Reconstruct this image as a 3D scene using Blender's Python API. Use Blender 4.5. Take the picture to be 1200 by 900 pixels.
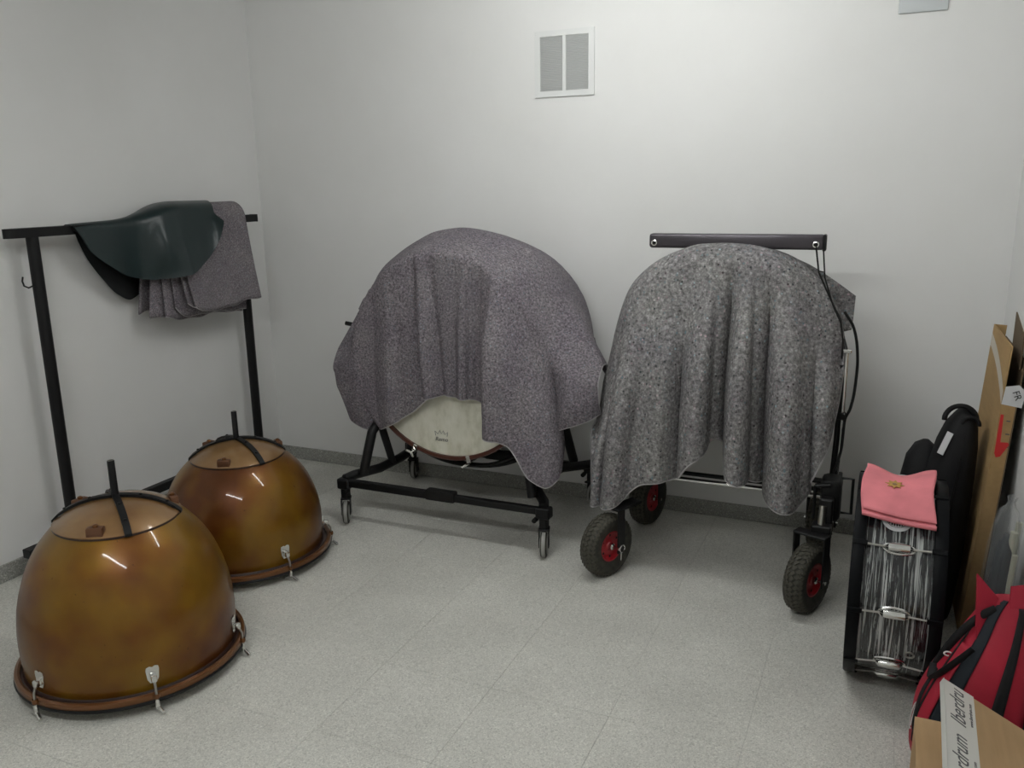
import bpy, bmesh, math, random
import numpy as np
from mathutils import Vector, Matrix, Euler
random.seed(7); RNG = np.random.default_rng(7)
for o in list(bpy.data.objects): bpy.data.objects.remove(o)
SC = bpy.context.scene; COL = SC.collection
PI = math.pi

# ------------------------------------------------------------------ camera
YAW, PITCH, ROLL, FPX = .4208, .2319, -.018, 1000.0
def make_camera():
    cy, sy, cp, sp = math.cos(YAW), math.sin(YAW), math.cos(PITCH), math.sin(PITCH)
    f = Vector((-sy*cp, cy*cp, -sp)); r = Vector((cy, sy, 0)); u = r.cross(f)
    c, s = math.cos(ROLL), math.sin(ROLL)
    r2 = c*r + s*u; u2 = -s*r + c*u
    cam = bpy.data.cameras.new('camera'); co = bpy.data.objects.new('camera', cam); COL.objects.link(co)
    M = Matrix((r2, u2, -f)).transposed().to_4x4(); M.translation = Vector((0, 0, 1.6)); co.matrix_world = M
    cam.sensor_fit = 'HORIZONTAL'; cam.sensor_width = 36.0; cam.lens = FPX/1200*36.0; cam.clip_start = .05
    SC.camera = co
make_camera()
# ------------------------------------------------------------------ world, exposure
w = bpy.data.worlds.new('world'); SC.world = w; w.use_nodes = True
w.node_tree.nodes['Background'].inputs[0].default_value = (.8, .85, .85, 1)
w.node_tree.nodes['Background'].inputs[1].default_value = .02
vs = SC.view_settings
vs.view_transform = 'Standard'; vs.look = 'None'; vs.gamma = 1; vs.use_curve_mapping = False; vs.exposure = 0.0
TUBE_POWER = 59.0       # emission of the ceiling tubes (built as lamps further down)

# ------------------------------------------------------------------ materials
def lin(r, g, b):
    f = lambda c: c/12.92 if c <= .04045 else ((c+.055)/1.055)**2.4
    return (f(r/255), f(g/255), f(b/255), 1)
def mat(name, col, rough=.5, metal=0, spec=.5, **kw):
    m = bpy.data.materials.new(name); m.use_nodes = True
    b = m.node_tree.nodes['Principled BSDF']
    b.inputs['Base Color'].default_value = col if len(col) == 4 else (*col, 1); b.inputs['Roughness'].default_value = rough
    b.inputs['Metallic'].default_value = metal; b.inputs['Specular IOR Level'].default_value = spec
    for k, v in kw.items(): b.inputs[k.replace('_', ' ')].default_value = v
    return m
def nodes(m): return m.node_tree.nodes, m.node_tree.links, m.node_tree.nodes['Principled BSDF']
def tex(m, kind, scale, detail=2.0, coord='Object', rough=.5, vscale=None, dist=None):
    n, l, b = nodes(m)
    tc = n.new('ShaderNodeTexCoord'); mp = n.new('ShaderNodeMapping')
    if vscale: mp.inputs['Scale'].default_value = vscale
    if coord == 'World': l.new(n.new('ShaderNodeNewGeometry').outputs['Position'], mp.inputs[0])
    else: l.new(tc.outputs[coord], mp.inputs[0])
    t = n.new('ShaderNodeTexNoise' if kind == 'noise' else 'ShaderNodeTexVoronoi')
    t.inputs['Scale'].default_value = scale
    if kind == 'noise':
        t.inputs['Detail'].default_value = detail; t.inputs['Roughness'].default_value = rough
        if dist: t.inputs['Distortion'].default_value = dist
    l.new(mp.outputs[0], t.inputs['Vector']); return t
def ramp(m, src, stops, interp='LINEAR'):
    n, l, b = nodes(m); r = n.new('ShaderNodeValToRGB'); r.color_ramp.interpolation = interp
    e = r.color_ramp.elements
    while len(e) < len(stops): e.new(.5)
    for k, (p, c) in enumerate(stops): e[k].position = p; e[k].color = c if len(c) == 4 else (*c, 1)
    l.new(src, r.inputs[0]); return r
def mix(m, a, b_, fac, mode='MIX'):
    n, l, b = nodes(m); x = n.new('ShaderNodeMix'); x.data_type = 'RGBA'; x.blend_type = mode
    for s, v in ((x.inputs[6], a), (x.inputs[7], b_), (x.inputs[0], fac)):
        if hasattr(v, 'is_linked'): l.new(v, s)
        else: s.default_value = v
    return x.outputs[2]
def bump(m, src, strength, dist=.002):
    n, l, b = nodes(m); bp = n.new('ShaderNodeBump'); bp.inputs['Strength'].default_value = strength
    bp.inputs['Distance'].default_value = dist; l.new(src, bp.inputs['Height']); l.new(bp.outputs[0], b.inputs['Normal'])
def setcol(m, src): n, l, b = nodes(m); l.new(src, b.inputs['Base Color'])
def setrough(m, src): n, l, b = nodes(m); l.new(src, b.inputs['Roughness'])
M = {}
# plaster wall
m = M['wall'] = mat('wall_plaster', (.78, .78, .765, 1), .85, spec=.2)
t = tex(m, 'noise', 2.2, 5, rough=.6); setcol(m, ramp(m, t.outputs[0], [(.3, (.765, .765, .75)), (.7, (.795, .795, .785))]).outputs[0])
t2 = tex(m, 'noise', 30, 6); bump(m, t2.outputs[0], .12, .004)
M['ceiling'] = mat('ceiling_paint', (.80, .80, .79, 1), .9, spec=.2)
def terrazzo(name, a, b_, dark):
    m = mat(name, a, .55, spec=.35)
    v = tex(m, 'voronoi', 230, coord='World'); g = ramp(m, v.outputs['Color'], [(0, dark), (.35, a), (.75, b_), (1, (.78, .78, .74))])
    n1 = tex(m, 'noise', 3.0, 4, coord='World'); tone = ramp(m, n1.outputs[0], [(.3, (.90, .90, .88)), (.7, (1.04, 1.04, 1.02))])
    n2 = tex(m, 'noise', 260, 4, coord='World', rough=.7); sp = ramp(m, n2.outputs[0], [(.32, (.70, .70, .70)), (.66, (1.18, 1.18, 1.17))])
    c = mix(m, g.outputs[0], tone.outputs[0], 1.0, 'MULTIPLY'); c = mix(m, c, sp.outputs[0], .8, 'MULTIPLY')
    nd, l, b = nodes(m); oi = nd.new('ShaderNodeObjectInfo')
    rt = ramp(m, oi.outputs['Random'], [(0, (.994, .994, .993)), (1, (1.006, 1.006, 1.005))])
    c = mix(m, c, rt.outputs[0], 1.0, 'MULTIPLY'); setcol(m, c); bump(m, n2.outputs[0], .12, .001); return m
M['tile'] = terrazzo('terrazzo_tile', (.58, .575, .545), (.65, .645, .61), (.41, .41, .385))
M['skirt'] = terrazzo('terrazzo_skirting', (.31, .31, .295), (.37, .37, .35), (.18, .18, .17))
M['grout'] = mat('tile_joint', (.45, .45, .425, 1), .9)
M['black_metal'] = mat('black_painted_metal', (.006, .006, .0065, 1), .45, spec=.28)
M['black_plastic'] = mat('black_plastic', (.006, .006, .006, 1), .55, spec=.25)
M['bar_metal'] = mat('dark_anodised_bar', (.075, .068, .077, 1), .30, metal=.6)
M['chrome'] = mat('chrome', (.72, .72, .70, 1), .16, metal=1)
M['steel'] = mat('dull_steel', (.42, .41, .38, 1), .35, metal=1)
M['rubber'] = mat('tyre_rubber', (.022, .021, .017, 1), .75)
t = tex(M['rubber'], 'noise', 40, 3); setcol(M['rubber'], ramp(M['rubber'], t.outputs[0], [(.35, (.018, .018, .014)), (.7, (.05, .047, .035))]).outputs[0])
M['tread_rubber'] = mat('pale_tread_rubber', (.062, .058, .044, 1), .8)  # tread blocks lighter and more olive than the tyre
M['red_plastic'] = mat('red_hub_plastic', (.33, .006, .014, 1), .4)
M['grey_wheel'] = mat('grey_wheel', (.28, .28, .26, 1), .45)
M['white_paint'] = mat('white_enamel', (.74, .75, .74, 1), .35)
M['louvre'] = mat('grille_louvre', (.66, .67, .66, 1), .45)
M['cover_plate'] = mat('pale_plate', (.57, .60, .61, 1), .6, spec=.3)
M['hole_shade'] = mat('dark_hole_shade', (.008, .008, .008, 1), .9)  # near-black colour standing in for the shade inside holes
# copper kettle
def kettle_mat(name, seed):
    m = mat(name, (.2, .1, .03, 1), .42, metal=.42, spec=.25, Coat_Weight=.42, Coat_Roughness=.055)
    n1 = tex(m, 'noise', 2.6, 3, rough=.55)
    nd, l, b = nodes(m)
    for x in nd:
        if x.type == 'MAPPING': x.inputs['Location'].default_value = (seed, seed*.7, 0)
    c1 = ramp(m, n1.outputs[0], [(.36, (.105, .032, .005)), (.46, (.155, .060, .005)), (.55, (.195, .098, .006)), (.70, (.210, .122, .012))])
    n2 = tex(m, 'noise', 9, 4); c2 = ramp(m, n2.outputs[0], [(.3, (.82, .78, .74)), (.7, (1.08, 1.06, 1.0))])
    c = mix(m, c1.outputs[0], c2.outputs[0], 1.0, 'MULTIPLY')
    n3 = tex(m, 'noise', 60, 2); sp = ramp(m, n3.outputs[0], [(.72, (1, 1, 1)), (.78, (.45, .42, .4))])
    c = mix(m, c, sp.outputs[0], .7, 'MULTIPLY'); setcol(m, c)
    setrough(m, ramp(m, n2.outputs[0], [(.3, (.38,)*3), (.7, (.48,)*3)]).outputs[0]); return m
M['kettle'] = kettle_mat('aged_copper_lacquer', 1.3)
M['cap'] = mat('copper_cap', (.27, .135, .05, 1), .42, metal=.35, Coat_Weight=.8, Coat_Roughness=.10)
t = tex(M['cap'], 'noise', 7, 3); setcol(M['cap'], ramp(M['cap'], t.outputs[0], [(.3, (.18, .085, .025)), (.55, (.23, .125, .04)), (.75, (.27, .17, .085))]).outputs[0])
M['copper'] = mat('copper_hoop', (.165, .066, .020, 1), .3, metal=.6, Coat_Weight=.3, Coat_Roughness=.15)
M['bracket'] = mat('tarnished_copper_block', (.16, .075, .04, 1), .42, metal=.6)
# drum head
m = M['skin'] = mat('cream_drum_skin', (.66, .645, .50, 1), .5)
t = tex(m, 'noise', 22, 5, vscale=(1, 1, .55), rough=.6); a = ramp(m, t.outputs[0], [(.32, (.60, .59, .47)), (.5, (.73, .72, .61)), (.7, (.80, .79, .69))])
setcol(m, a.outputs[0])
M['head_black'] = mat('black_head_collar', (.006, .006, .0065, 1), .4, spec=.3)
M['head_white'] = mat('white_head_film', (.55, .55, .50, 1), .4)
M['mahogany'] = mat('mahogany_hoop', (.075, .022, .015, 1), .32, Coat_Weight=.4)
M['dark_shell'] = mat('dark_drum_shell', (.035, .016, .012, 1), .4)
# recycled felt blankets
def felt(name, base, fleck=1.0, hue=(1, 1, 1), sc=1.0):
    m = mat(name, (*base, 1), .95, spec=.12)
    B = np.array(base)
    nd, l, b = nodes(m)
    n1 = tex(m, 'noise', 150*sc, 6, rough=.78)
    c = ramp(m, n1.outputs[0], [(.30, tuple(B*.22)), (.42, tuple(B*.66)), (.51, tuple(B*1.05)), (.60, tuple(B*1.6)), (.70, tuple(B*2.6))]).outputs[0]
    v = tex(m, 'voronoi', 120*sc); sep = nd.new('ShaderNodeSeparateColor'); l.new(v.outputs['Color'], sep.inputs[0])
    dot = ramp(m, v.outputs['Distance'], [(.16, (1, 1, 1)), (.34, (0, 0, 0))]).outputs[0]
    fl = ramp(m, sep.outputs[0], [(0, tuple(B*.25)), (.16, tuple(B*.45)), (.2, tuple(B)), (.8, tuple(B)), (.86, tuple(B*2.0)), (1, tuple(B*3.0))], 'CONSTANT').outputs[0]
    fl = mix(m, fl, ramp(m, sep.outputs[1], [(0, (1.25, .9, 1.0)), (.5, (1, 1, 1)), (.9, (.7, 1.05, 1.15)), (1, (.6, 1.0, 1.2))]).outputs[0], .8, 'MULTIPLY')
    c = mix(m, c, fl, mix(m, (0, 0, 0, 1), dot, fleck))
    c = mix(m, c, (*hue, 1), 1.0, 'MULTIPLY')
    n2 = tex(m, 'noise', 7, 3); c4 = ramp(m, n2.outputs[0], [(.3, (.88, .86, .9)), (.7, (1.1, 1.1, 1.08))])
    c = mix(m, c, c4.outputs[0], 1.0, 'MULTIPLY'); setcol(m, c)
    n3 = tex(m, 'noise', 240*sc, 4, rough=.7); bump(m, n3.outputs[0], .6, .004); return m
M['felt'] = felt('mauve_grey_felt', (.168, .154, .166), fleck=.8, sc=.75)
M['felt2'] = felt('fleecy_grey_felt', (.200, .192, .190), fleck=1.0, hue=(.98, 1.0, 1.0), sc=.48)
M['felt3'] = felt('folded_grey_felt', (.185, .170, .180))
M['stitch'] = mat('overlock_thread', (.40, .385, .39, 1), .9)
m = M['vinyl'] = mat('dark_green_vinyl', (.006, .017, .018, 1), .33, spec=.4)
t = tex(m, 'noise', 260, 3); bump(m, t.outputs[0], .12, .001)
M['vinyl_back'] = mat('black_vinyl_lining', (.006, .007, .008, 1), .6)
# cardboard etc
def cardboard(name, a, b_):
    m = mat(name, a, .8, spec=.2); t = tex(m, 'noise', 5, 4); c = ramp(m, t.outputs[0], [(.3, a), (.7, b_)])
    t2 = tex(m, 'noise', 60, 3, vscale=(1, .12, 1)); c2 = ramp(m, t2.outputs[0], [(.3, (.93, .93, .92)), (.7, (1.04, 1.04, 1.04))])
    setcol(m, mix(m, c.outputs[0], c2.outputs[0], 1.0, 'MULTIPLY')); return m
M['cardboard'] = cardboard('tan_cardboard', (.40, .265, .140), (.46, .315, .175))
M['cardboard_old'] = cardboard('brown_cardboard', (.36, .235, .11), (.43, .285, .13))
M['card_shade'] = mat('cardboard_inside_shade', (.12, .085, .05, 1), .9)  # cardboard darkened in its colour to stand for shade inside the carton
M['tape'] = mat('white_packing_tape', (.62, .62, .58, 1), .35)
M['tape_clear'] = mat('milky_tape', (.52, .46, .36, 1), .3)
M['ink'] = mat('grey_ink', (.09, .09, .095, 1), .6)
M['ink_black'] = mat('black_ink', (.02, .02, .02, 1), .6)
M['red_print'] = mat('red_tape', (.55, .02, .02, 1), .45)
def fabric(name, c, rough=.8, sc=300):
    m = mat(name, (*c, 1), rough, spec=.3); t = tex(m, 'noise', sc, 2); bump(m, t.outputs[0], .3, .001)
    t2 = tex(m, 'noise', 9, 3); C = np.array(c); setcol(m, ramp(m, t2.outputs[0], [(.3, tuple(C*.85)), (.7, tuple(C*1.12))]).outputs[0]); return m
M['red_fabric'] = fabric('red_nylon', (.33, .012, .030), .6)
M['navy_fabric'] = fabric('dark_navy_nylon', (.007, .011, .016), .7)
M['black_fabric'] = fabric('black_nylon', (.007, .007, .008), .75)
M['pink'] = fabric('pink_cotton', (.72, .225, .255), .9, 500)
M['gold'] = mat('gold_print', (.45, .25, .05, 1), .5)
M['label_white'] = mat('white_label', (.66, .67, .68, 1), .6)
M['logo_white'] = mat('white_print', (.6, .57, .56, 1), .6)
M['cream_tube'] = mat('cream_tube', (.42, .42, .33, 1), .35)
m = M['film'] = mat('clear_plastic_film', (.75, .78, .78, 1), .08, spec=.8, Alpha=.11)
# silver on black shell wrap, streaks run round the shell (uv: u across, v around)
m = M['wrap'] = mat('black_silver_wrap', (.02, .02, .022, 1), .22, spec=.5, Coat_Weight=.6, Coat_Roughness=.08)
t = tex(m, 'noise', 1.0, 5, coord='UV', rough=.65, vscale=(75, 2.6, 1), dist=1.1)
setcol(m, ramp(m, t.outputs[0], [(.36, (.20, .215, .21)), (.40, (.012, .013, .016)), (.51, (.005, .006, .008)), (.545, (.05, .055, .06)), (.58, (.30, .315, .31)), (.70, (.46, .48, .47))]).outputs[0])
M['hoop_black'] = mat('black_lacquer_hoop', (.0035, .004, .005, 1), .45, spec=.1)

# ------------------------------------------------------------------ mesh builder
class MB:
    def __init__(s): s.v = []; s.f = []; s.uv = None
    def add(s, vs_, fs, X=None):
        o = len(s.v)
        for p in vs_:
            p = Vector(p)
            if X is not None: p = X @ p
            s.v.append((p.x, p.y, p.z))
        s.f += [tuple(i+o for i in f) for f in fs]; return s
    def box(s, c, d, X=None, bev=0.0, seg=1):
        bm = bmesh.new(); bmesh.ops.create_cube(bm, size=1.0)
        for v in bm.verts: v.co = Vector((v.co.x*d[0], v.co.y*d[1], v.co.z*d[2]))
        if bev: bmesh.ops.bevel(bm, geom=list(bm.edges), offset=min(bev, .49*min(d)), segments=seg, affect='EDGES', profile=.5)
        for v in bm.verts: v.co += Vector(c)
        bm.verts.index_update()
        s.add([v.co.copy() for v in bm.verts], [tuple(v.index for v in f.verts) for f in bm.faces], X); bm.free(); return s
    def tube(s, path, r, n=10, closed=False, caps=True, X=None, flat=None):
        P = [Vector(p) for p in path]; N = len(P); R = r if hasattr(r, '__len__') else [r]*N
        T = []
        for i in range(N):
            a = P[(i-1) % N] if closed or i > 0 else P[i]; b = P[(i+1) % N] if closed or i < N-1 else P[i]
            T.append((b-a).normalized())
        up = Vector((0, 0, 1)) if abs(T[0].z) < .9 else Vector((0, 1, 0))
        u = T[0].cross(up).normalized(); vs_ = []
        for i in range(N):
            if i: u = (u - T[i]*u.dot(T[i])).normalized()
            w_ = T[i].cross(u)
            fu, fw = flat if flat else (1, 1)
            for k in range(n):
                a = 2*PI*k/n; vs_.append(P[i] + u*(math.cos(a)*R[i]*fu) + w_*(math.sin(a)*R[i]*fw))
        fs = []
        for i in range(N if closed else N-1):
            for k in range(n):
                a, b = i*n+k, i*n+(k+1) % n; c, d = ((i+1) % N)*n+(k+1) % n, ((i+1) % N)*n+k
                fs.append((a, b, c, d))
        if caps and not closed: fs += [tuple(range(n-1, -1, -1)), tuple((N-1)*n+k for k in range(n))]
        return s.add(vs_, fs, X)
    def lathe(s, prof, n=48, X=None, closed=False):
        vs_ = []; fs = []; m_ = len(prof)
        for i, (r, z) in enumerate(prof):
            for k in range(n): a = 2*PI*k/n; vs_.append((r*math.cos(a), r*math.sin(a), z))
        for i in range(m_ if closed else m_-1):
            j = (i+1) % m_
            for k in range(n): fs.append((i*n+k, i*n+(k+1) % n, j*n+(k+1) % n, j*n+k))
        if not closed:
            if prof[0][0] > 1e-6 and getattr(s, 'capends', False): fs.append(tuple(range(n-1, -1, -1)))
            if prof[-1][0] > 1e-6 and getattr(s, 'capends', False): fs.append(tuple((m_-1)*n+k for k in range(n)))
        return s.add(vs_, fs, X)
    def cyl(s, a, b, r, n=16, r2=None): return s.tube([a, b], [r, r if r2 is None else r2], n)
    def grid(s, G, X=None, wrap=False):
        G = np.asarray(G); a, b = G.shape[:2]; fs = []
        for i in range(a-1):
            for j in range(b if wrap else b-1): fs.append((i*b+j, i*b+(j+1) % b, (i+1)*b+(j+1) % b, (i+1)*b+j))
        return s.add([tuple(p) for p in G.reshape(-1, 3)], fs, X)
    def prism(s, poly, h, X=None):
        n = len(poly); vs_ = [(x, y, 0) for x, y in poly] + [(x, y, h) for x, y in poly]
        fs = [tuple(range(n-1, -1, -1)), tuple(range(n, 2*n))] + [(i, (i+1) % n, n+(i+1) % n, n+i) for i in range(n)]
        return s.add(vs_, fs, X)
    def mesh(s, name, off=None):
        me = bpy.data.meshes.new(name)
        V = s.v if off is None else [(x-off[0], y-off[1], z-off[2]) for x, y, z in s.v]
        me.from_pydata(V, [], s.f); me.update(); return me
    def build(s, name, m, parent=None, smooth=True, off=None, auto=35, solid=0, label=None, wn=False, subd=0):
        me = s.mesh(name, off); me.materials.append(M[m] if isinstance(m, str) else m)
        o = bpy.data.objects.new(name, me); COL.objects.link(o)
        bm = bmesh.new(); bm.from_mesh(me); bmesh.ops.recalc_face_normals(bm, faces=bm.faces)
        if smooth:
            lim = math.radians(auto)
            for e in bm.edges: e.smooth = len(e.link_faces) != 2 or e.calc_face_angle(0) < lim
            for f in bm.faces: f.smooth = True
        bm.to_mesh(me); bm.free()
        if solid:
            sm = o.modifiers.new('thickness', 'SOLIDIFY'); sm.thickness = solid; sm.offset = 0
        if subd:
            sd = o.modifiers.new('subdivision', 'SUBSURF'); sd.levels = subd; sd.render_levels = subd
        if parent: o.parent = parent
        if label: o['label'] = label
        return o
def thing(name, label, cat, loc=(0, 0, 0), rz=0, group=None):
    o = bpy.data.objects.new(name, None); o.empty_display_size = .05; COL.objects.link(o); o.location = loc; o.rotation_euler = (0, 0, rz)
    o['label'] = label; o['category'] = cat
    if group: o['group'] = group
    return o
def tag(o, label, cat, group=None):
    o['label'] = label; o['category'] = cat
    if group: o['group'] = group
    return o
def struct(o): o['kind'] = 'structure'; return o
def TR(loc=(0, 0, 0), rx=0, ry=0, rz=0): return Matrix.Translation(loc) @ Euler((rx, ry, rz)).to_matrix().to_4x4()
def text_mesh(name, body, size, m, parent, X, shear=0, ext=.0003, align='LEFT', xs=1.0):
    cu = bpy.data.curves.new(name, 'FONT'); cu.body = body; cu.size = size; cu.shear = shear; cu.extrude = ext; cu.align_x = align; cu.resolution_u = 3
    tmp = bpy.data.objects.new(name+'_tmp', cu); COL.objects.link(tmp); bpy.context.view_layer.update()
    me = bpy.data.meshes.new_from_object(tmp.evaluated_get(bpy.context.evaluated_depsgraph_get()))
    bpy.data.objects.remove(tmp); me.transform(Matrix.Diagonal((xs, 1, 1, 1))); me.transform(X)
    me.materials.clear(); me.materials.append(M[m]); o = bpy.data.objects.new(name, me); COL.objects.link(o); o.parent = parent; return o
def hermite(xs, ys, q):
    xs = np.asarray(xs, float); ys = np.asarray(ys, float); q = np.clip(q, xs[0], xs[-1])
    d = np.diff(ys, axis=0)/np.diff(xs).reshape((-1,)+(1,)*(ys.ndim-1))
    mm = np.zeros_like(ys); mm[0] = d[0]; mm[-1] = d[-1]
    a, b = d[:-1], d[1:]; mm[1:-1] = np.where(a*b > 0, 2*a*b/np.where(np.abs(a+b) < 1e-12, 1, a+b), 0)
    i = np.clip(np.searchsorted(xs, q, side='right')-1, 0, len(xs)-2); h = xs[i+1]-xs[i]; t = (q-xs[i])/h
    sh = (-1,)+(1,)*(ys.ndim-1); t = t.reshape(sh); h = h.reshape(sh)
    return (2*t**3-3*t**2+1)*ys[i]+(t**3-2*t**2+t)*h*mm[i]+(-2*t**3+3*t**2)*ys[i+1]+(t**3-t**2)*h*mm[i+1]
def arc(c, r, a0, a1, n, plane='xz', y=None):
    out = []
    for k in range(n+1):
        a = math.radians(a0+(a1-a0)*k/n)
        if plane == 'xz': out.append((c[0]+r*math.cos(a), c[1], c[2]+r*math.sin(a)))
        elif plane == 'yz': out.append((c[0], c[1]+r*math.cos(a), c[2]+r*math.sin(a)))
        else: out.append((c[0]+r*math.cos(a), c[1]+r*math.sin(a), c[2]))
    return out

# ------------------------------------------------------------------ the room
XL, XR, YB, YF, ZC = -3.324, .434, 3.966, -1.9, 2.63
def slab(name, m, c, d): return struct(MB().box(c, d).build(name, m, smooth=False))
floor = slab('floor', 'grout', ((XL+XR)/2, (YB+YF)/2, -.0515), (XR-XL+.4, YB-YF+.4, .1))
slab('wall_back', 'wall', ((XL+XR)/2, YB+.05, ZC/2), (XR-XL+.2, .1, ZC))
slab('wall_left', 'wall', (XL-.05, (YB+YF)/2, ZC/2), (.1, YB-YF, ZC))
slab('wall_right', 'wall', (XR+.05, (YB+YF)/2, ZC/2), (.1, YB-YF, ZC))
slab('wall_front', 'wall', ((XL+XR)/2, YF-.05, ZC/2), (XR-XL+.2, .1, ZC))
slab('ceiling', 'ceiling', ((XL+XR)/2, (YB+YF)/2, ZC+.05), (XR-XL+.2, YB-YF+.2, .1))
HB, TB = .075, .012
def skirt(name, c, d): struct(MB().box(c, d, bev=.003).build(name, 'skirt', smooth=False))
skirt('baseboard_back', ((XL+XR)/2, YB-TB/2, HB/2), (XR-XL, TB, HB))
skirt('baseboard_left', (XL+TB/2, (YB+YF)/2, HB/2), (TB, YB-YF-2*TB, HB))
skirt('baseboard_right', (XR-TB/2, (YB+YF)/2, HB/2), (TB, YB-YF-2*TB, HB))
# terrazzo floor tiles, 40 cm
TS, JW = .40, .0011
xs = [-1.09+TS*k for k in range(-6, 5)]; ys = [2.225+TS*k for k in range(-11, 6)]
tile_cache = {}
for x0 in xs:
    for y0 in ys:
        a0, a1 = max(x0, XL), min(x0+TS, XR); b0, b1 = max(y0, YF), min(y0+TS, YB)
        if a1-a0 < .01 or b1-b0 < .01: continue
        key = (round(a1-a0, 3), round(b1-b0, 3))
        if key not in tile_cache:
            sx, sy = key[0]-JW, key[1]-JW; e = .0008
            mb = MB(); V = []
            for z, ins in ((-.0015, 0), (-.0006, 0), (0, e)):
                hx, hy = sx/2-ins, sy/2-ins; V += [(-hx, -hy, z), (hx, -hy, z), (hx, hy, z), (-hx, hy, z)]
            F = [(8, 9, 10, 11)] + [(4*l+k, 4*l+(k+1) % 4, 4*l+4+(k+1) % 4, 4*l+4+k) for l in (0, 1) for k in range(4)]
            mb.add(V, F); me = mb.mesh('tile'); me.materials.append(M['tile']); tile_cache[key] = me
        t = bpy.data.objects.new('tile', tile_cache[key]); COL.objects.link(t); t.parent = floor; t.location = ((a0+a1)/2, (b0+b1)/2, 0)

# ------------------------------------------------------------------ ceiling lamps (fluorescent battens, tubes run along x)
def batten(x, y, label, L=1.2, tr=.019):
    t = thing('ceiling_lamp', label, 'lamp', (x, y, ZC))
    MB().box((0, 0, -.02), (L+.04, .09, .04), bev=.006).build('housing', 'white_paint', t)
    em = bpy.data.materials.new('lit_tube'); em.use_nodes = True; n = em.node_tree.nodes; n.clear()
    e = n.new('ShaderNodeEmission'); o = n.new('ShaderNodeOutputMaterial'); e.inputs[0].default_value = (.985, 1.0, .985, 1); e.inputs[1].default_value = TUBE_POWER
    em.node_tree.links.new(e.outputs[0], o.inputs[0])
    MB().cyl((-L/2+.02, 0, -.068), (L/2-.02, 0, -.068), tr, 16).build('tube', em, t)
    for s in (-1, 1): MB().box((s*(L/2-.002), 0, -.058), (.028, .04, .06), bev=.004).build('lamp_holder', 'white_paint', t)
batten(-.98, 2.76, 'lit white fluorescent batten on the ceiling by the vent grille wall', 1.3, .021)
batten(-1.2, .45, 'lit white fluorescent batten on the ceiling away from the vent grille', 1.6, .028)

# ------------------------------------------------------------------ vent grille, cover plate, corner fitting on the walls
def grille():
    x0, x1, z0, z1 = -1.624, -1.328, 1.99, 2.285; cx, cz = (x0+x1)/2, (z0+z1)/2
    t = thing('vent_grille', 'white metal ventilation grille with two louvred panels high on the wall', 'vent', (cx, YB, cz)); O = (cx, YB, cz)
    fr = MB(); y = YB-.005
    fr.box((cx, y, z1-.013), (x1-x0-.056, .010, .026)); fr.box((cx, y, z0+.013), (x1-x0-.056, .010, .026))
    fr.box((x0+.014, y, cz), (.028, .010, z1-z0)); fr.box((x1-.014, y, cz), (.028, .010, z1-z0))
    f = fr.build('frame', 'white_paint', t, off=O, smooth=False)
    MB().box((cx, y, cz), (.018, .009, z1-z0-.05), bev=.002).build('divider', 'white_paint', t, off=O)
    for s in (-1, 1):
        px = cx+s*.0645; lv = MB()
        for k in range(40):
            z = z0+.029+k*(z1-z0-.058)/39
            lv.box((0, 0, 0), (.112, .0075, .0012), X=TR((px, YB-.0045, z), rx=math.radians(38)))
        p = lv.build('louvre_panel', 'louvre', t, off=O, smooth=False); p['kind'] = 'stuff'
        MB().box((px, YB-.0008, cz), (.112, .001, z1-z0-.05)).build('backing', 'cover_plate', t, off=O, smooth=False)
    for sx in (x0+.009, x1-.009):
        for z in (z0+.011, cz, z1-.011):
            MB().lathe([(0, -.002), (.003, -.0015), (.0042, 0)], 10, X=TR((sx, YB-.0102, z), rx=PI/2)).build('screw', 'steel', f, off=O)
grille()
t = thing('cover_plate', 'pale bluish rectangular cover plate flush on the back wall', 'cover plate', (.03, YB, 2.32))
MB().box((0, -.006, 0), (.178, .012, .19), bev=.004, seg=2).build('plate', 'cover_plate', t)
for s in (-1, 1): MB().lathe([(0, -.002), (.004, -.001), (.005, 0)], 10, X=TR((s*.075, -.012, .08), rx=PI/2)).build('screw', 'steel', t)
t = thing('cable_clip', 'small dark cable fitting high in the wall corner', 'fitting', (-3.285, YB, 2.60))
MB().box((.0, -.016, .0), (.055, .03, .026), bev=.006, seg=2).build('body', 'black_plastic', t)
MB().tube([(0, -.016, .012), (0, -.016, .03)], .006, 8).build('cable', 'black_plastic', t)

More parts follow.
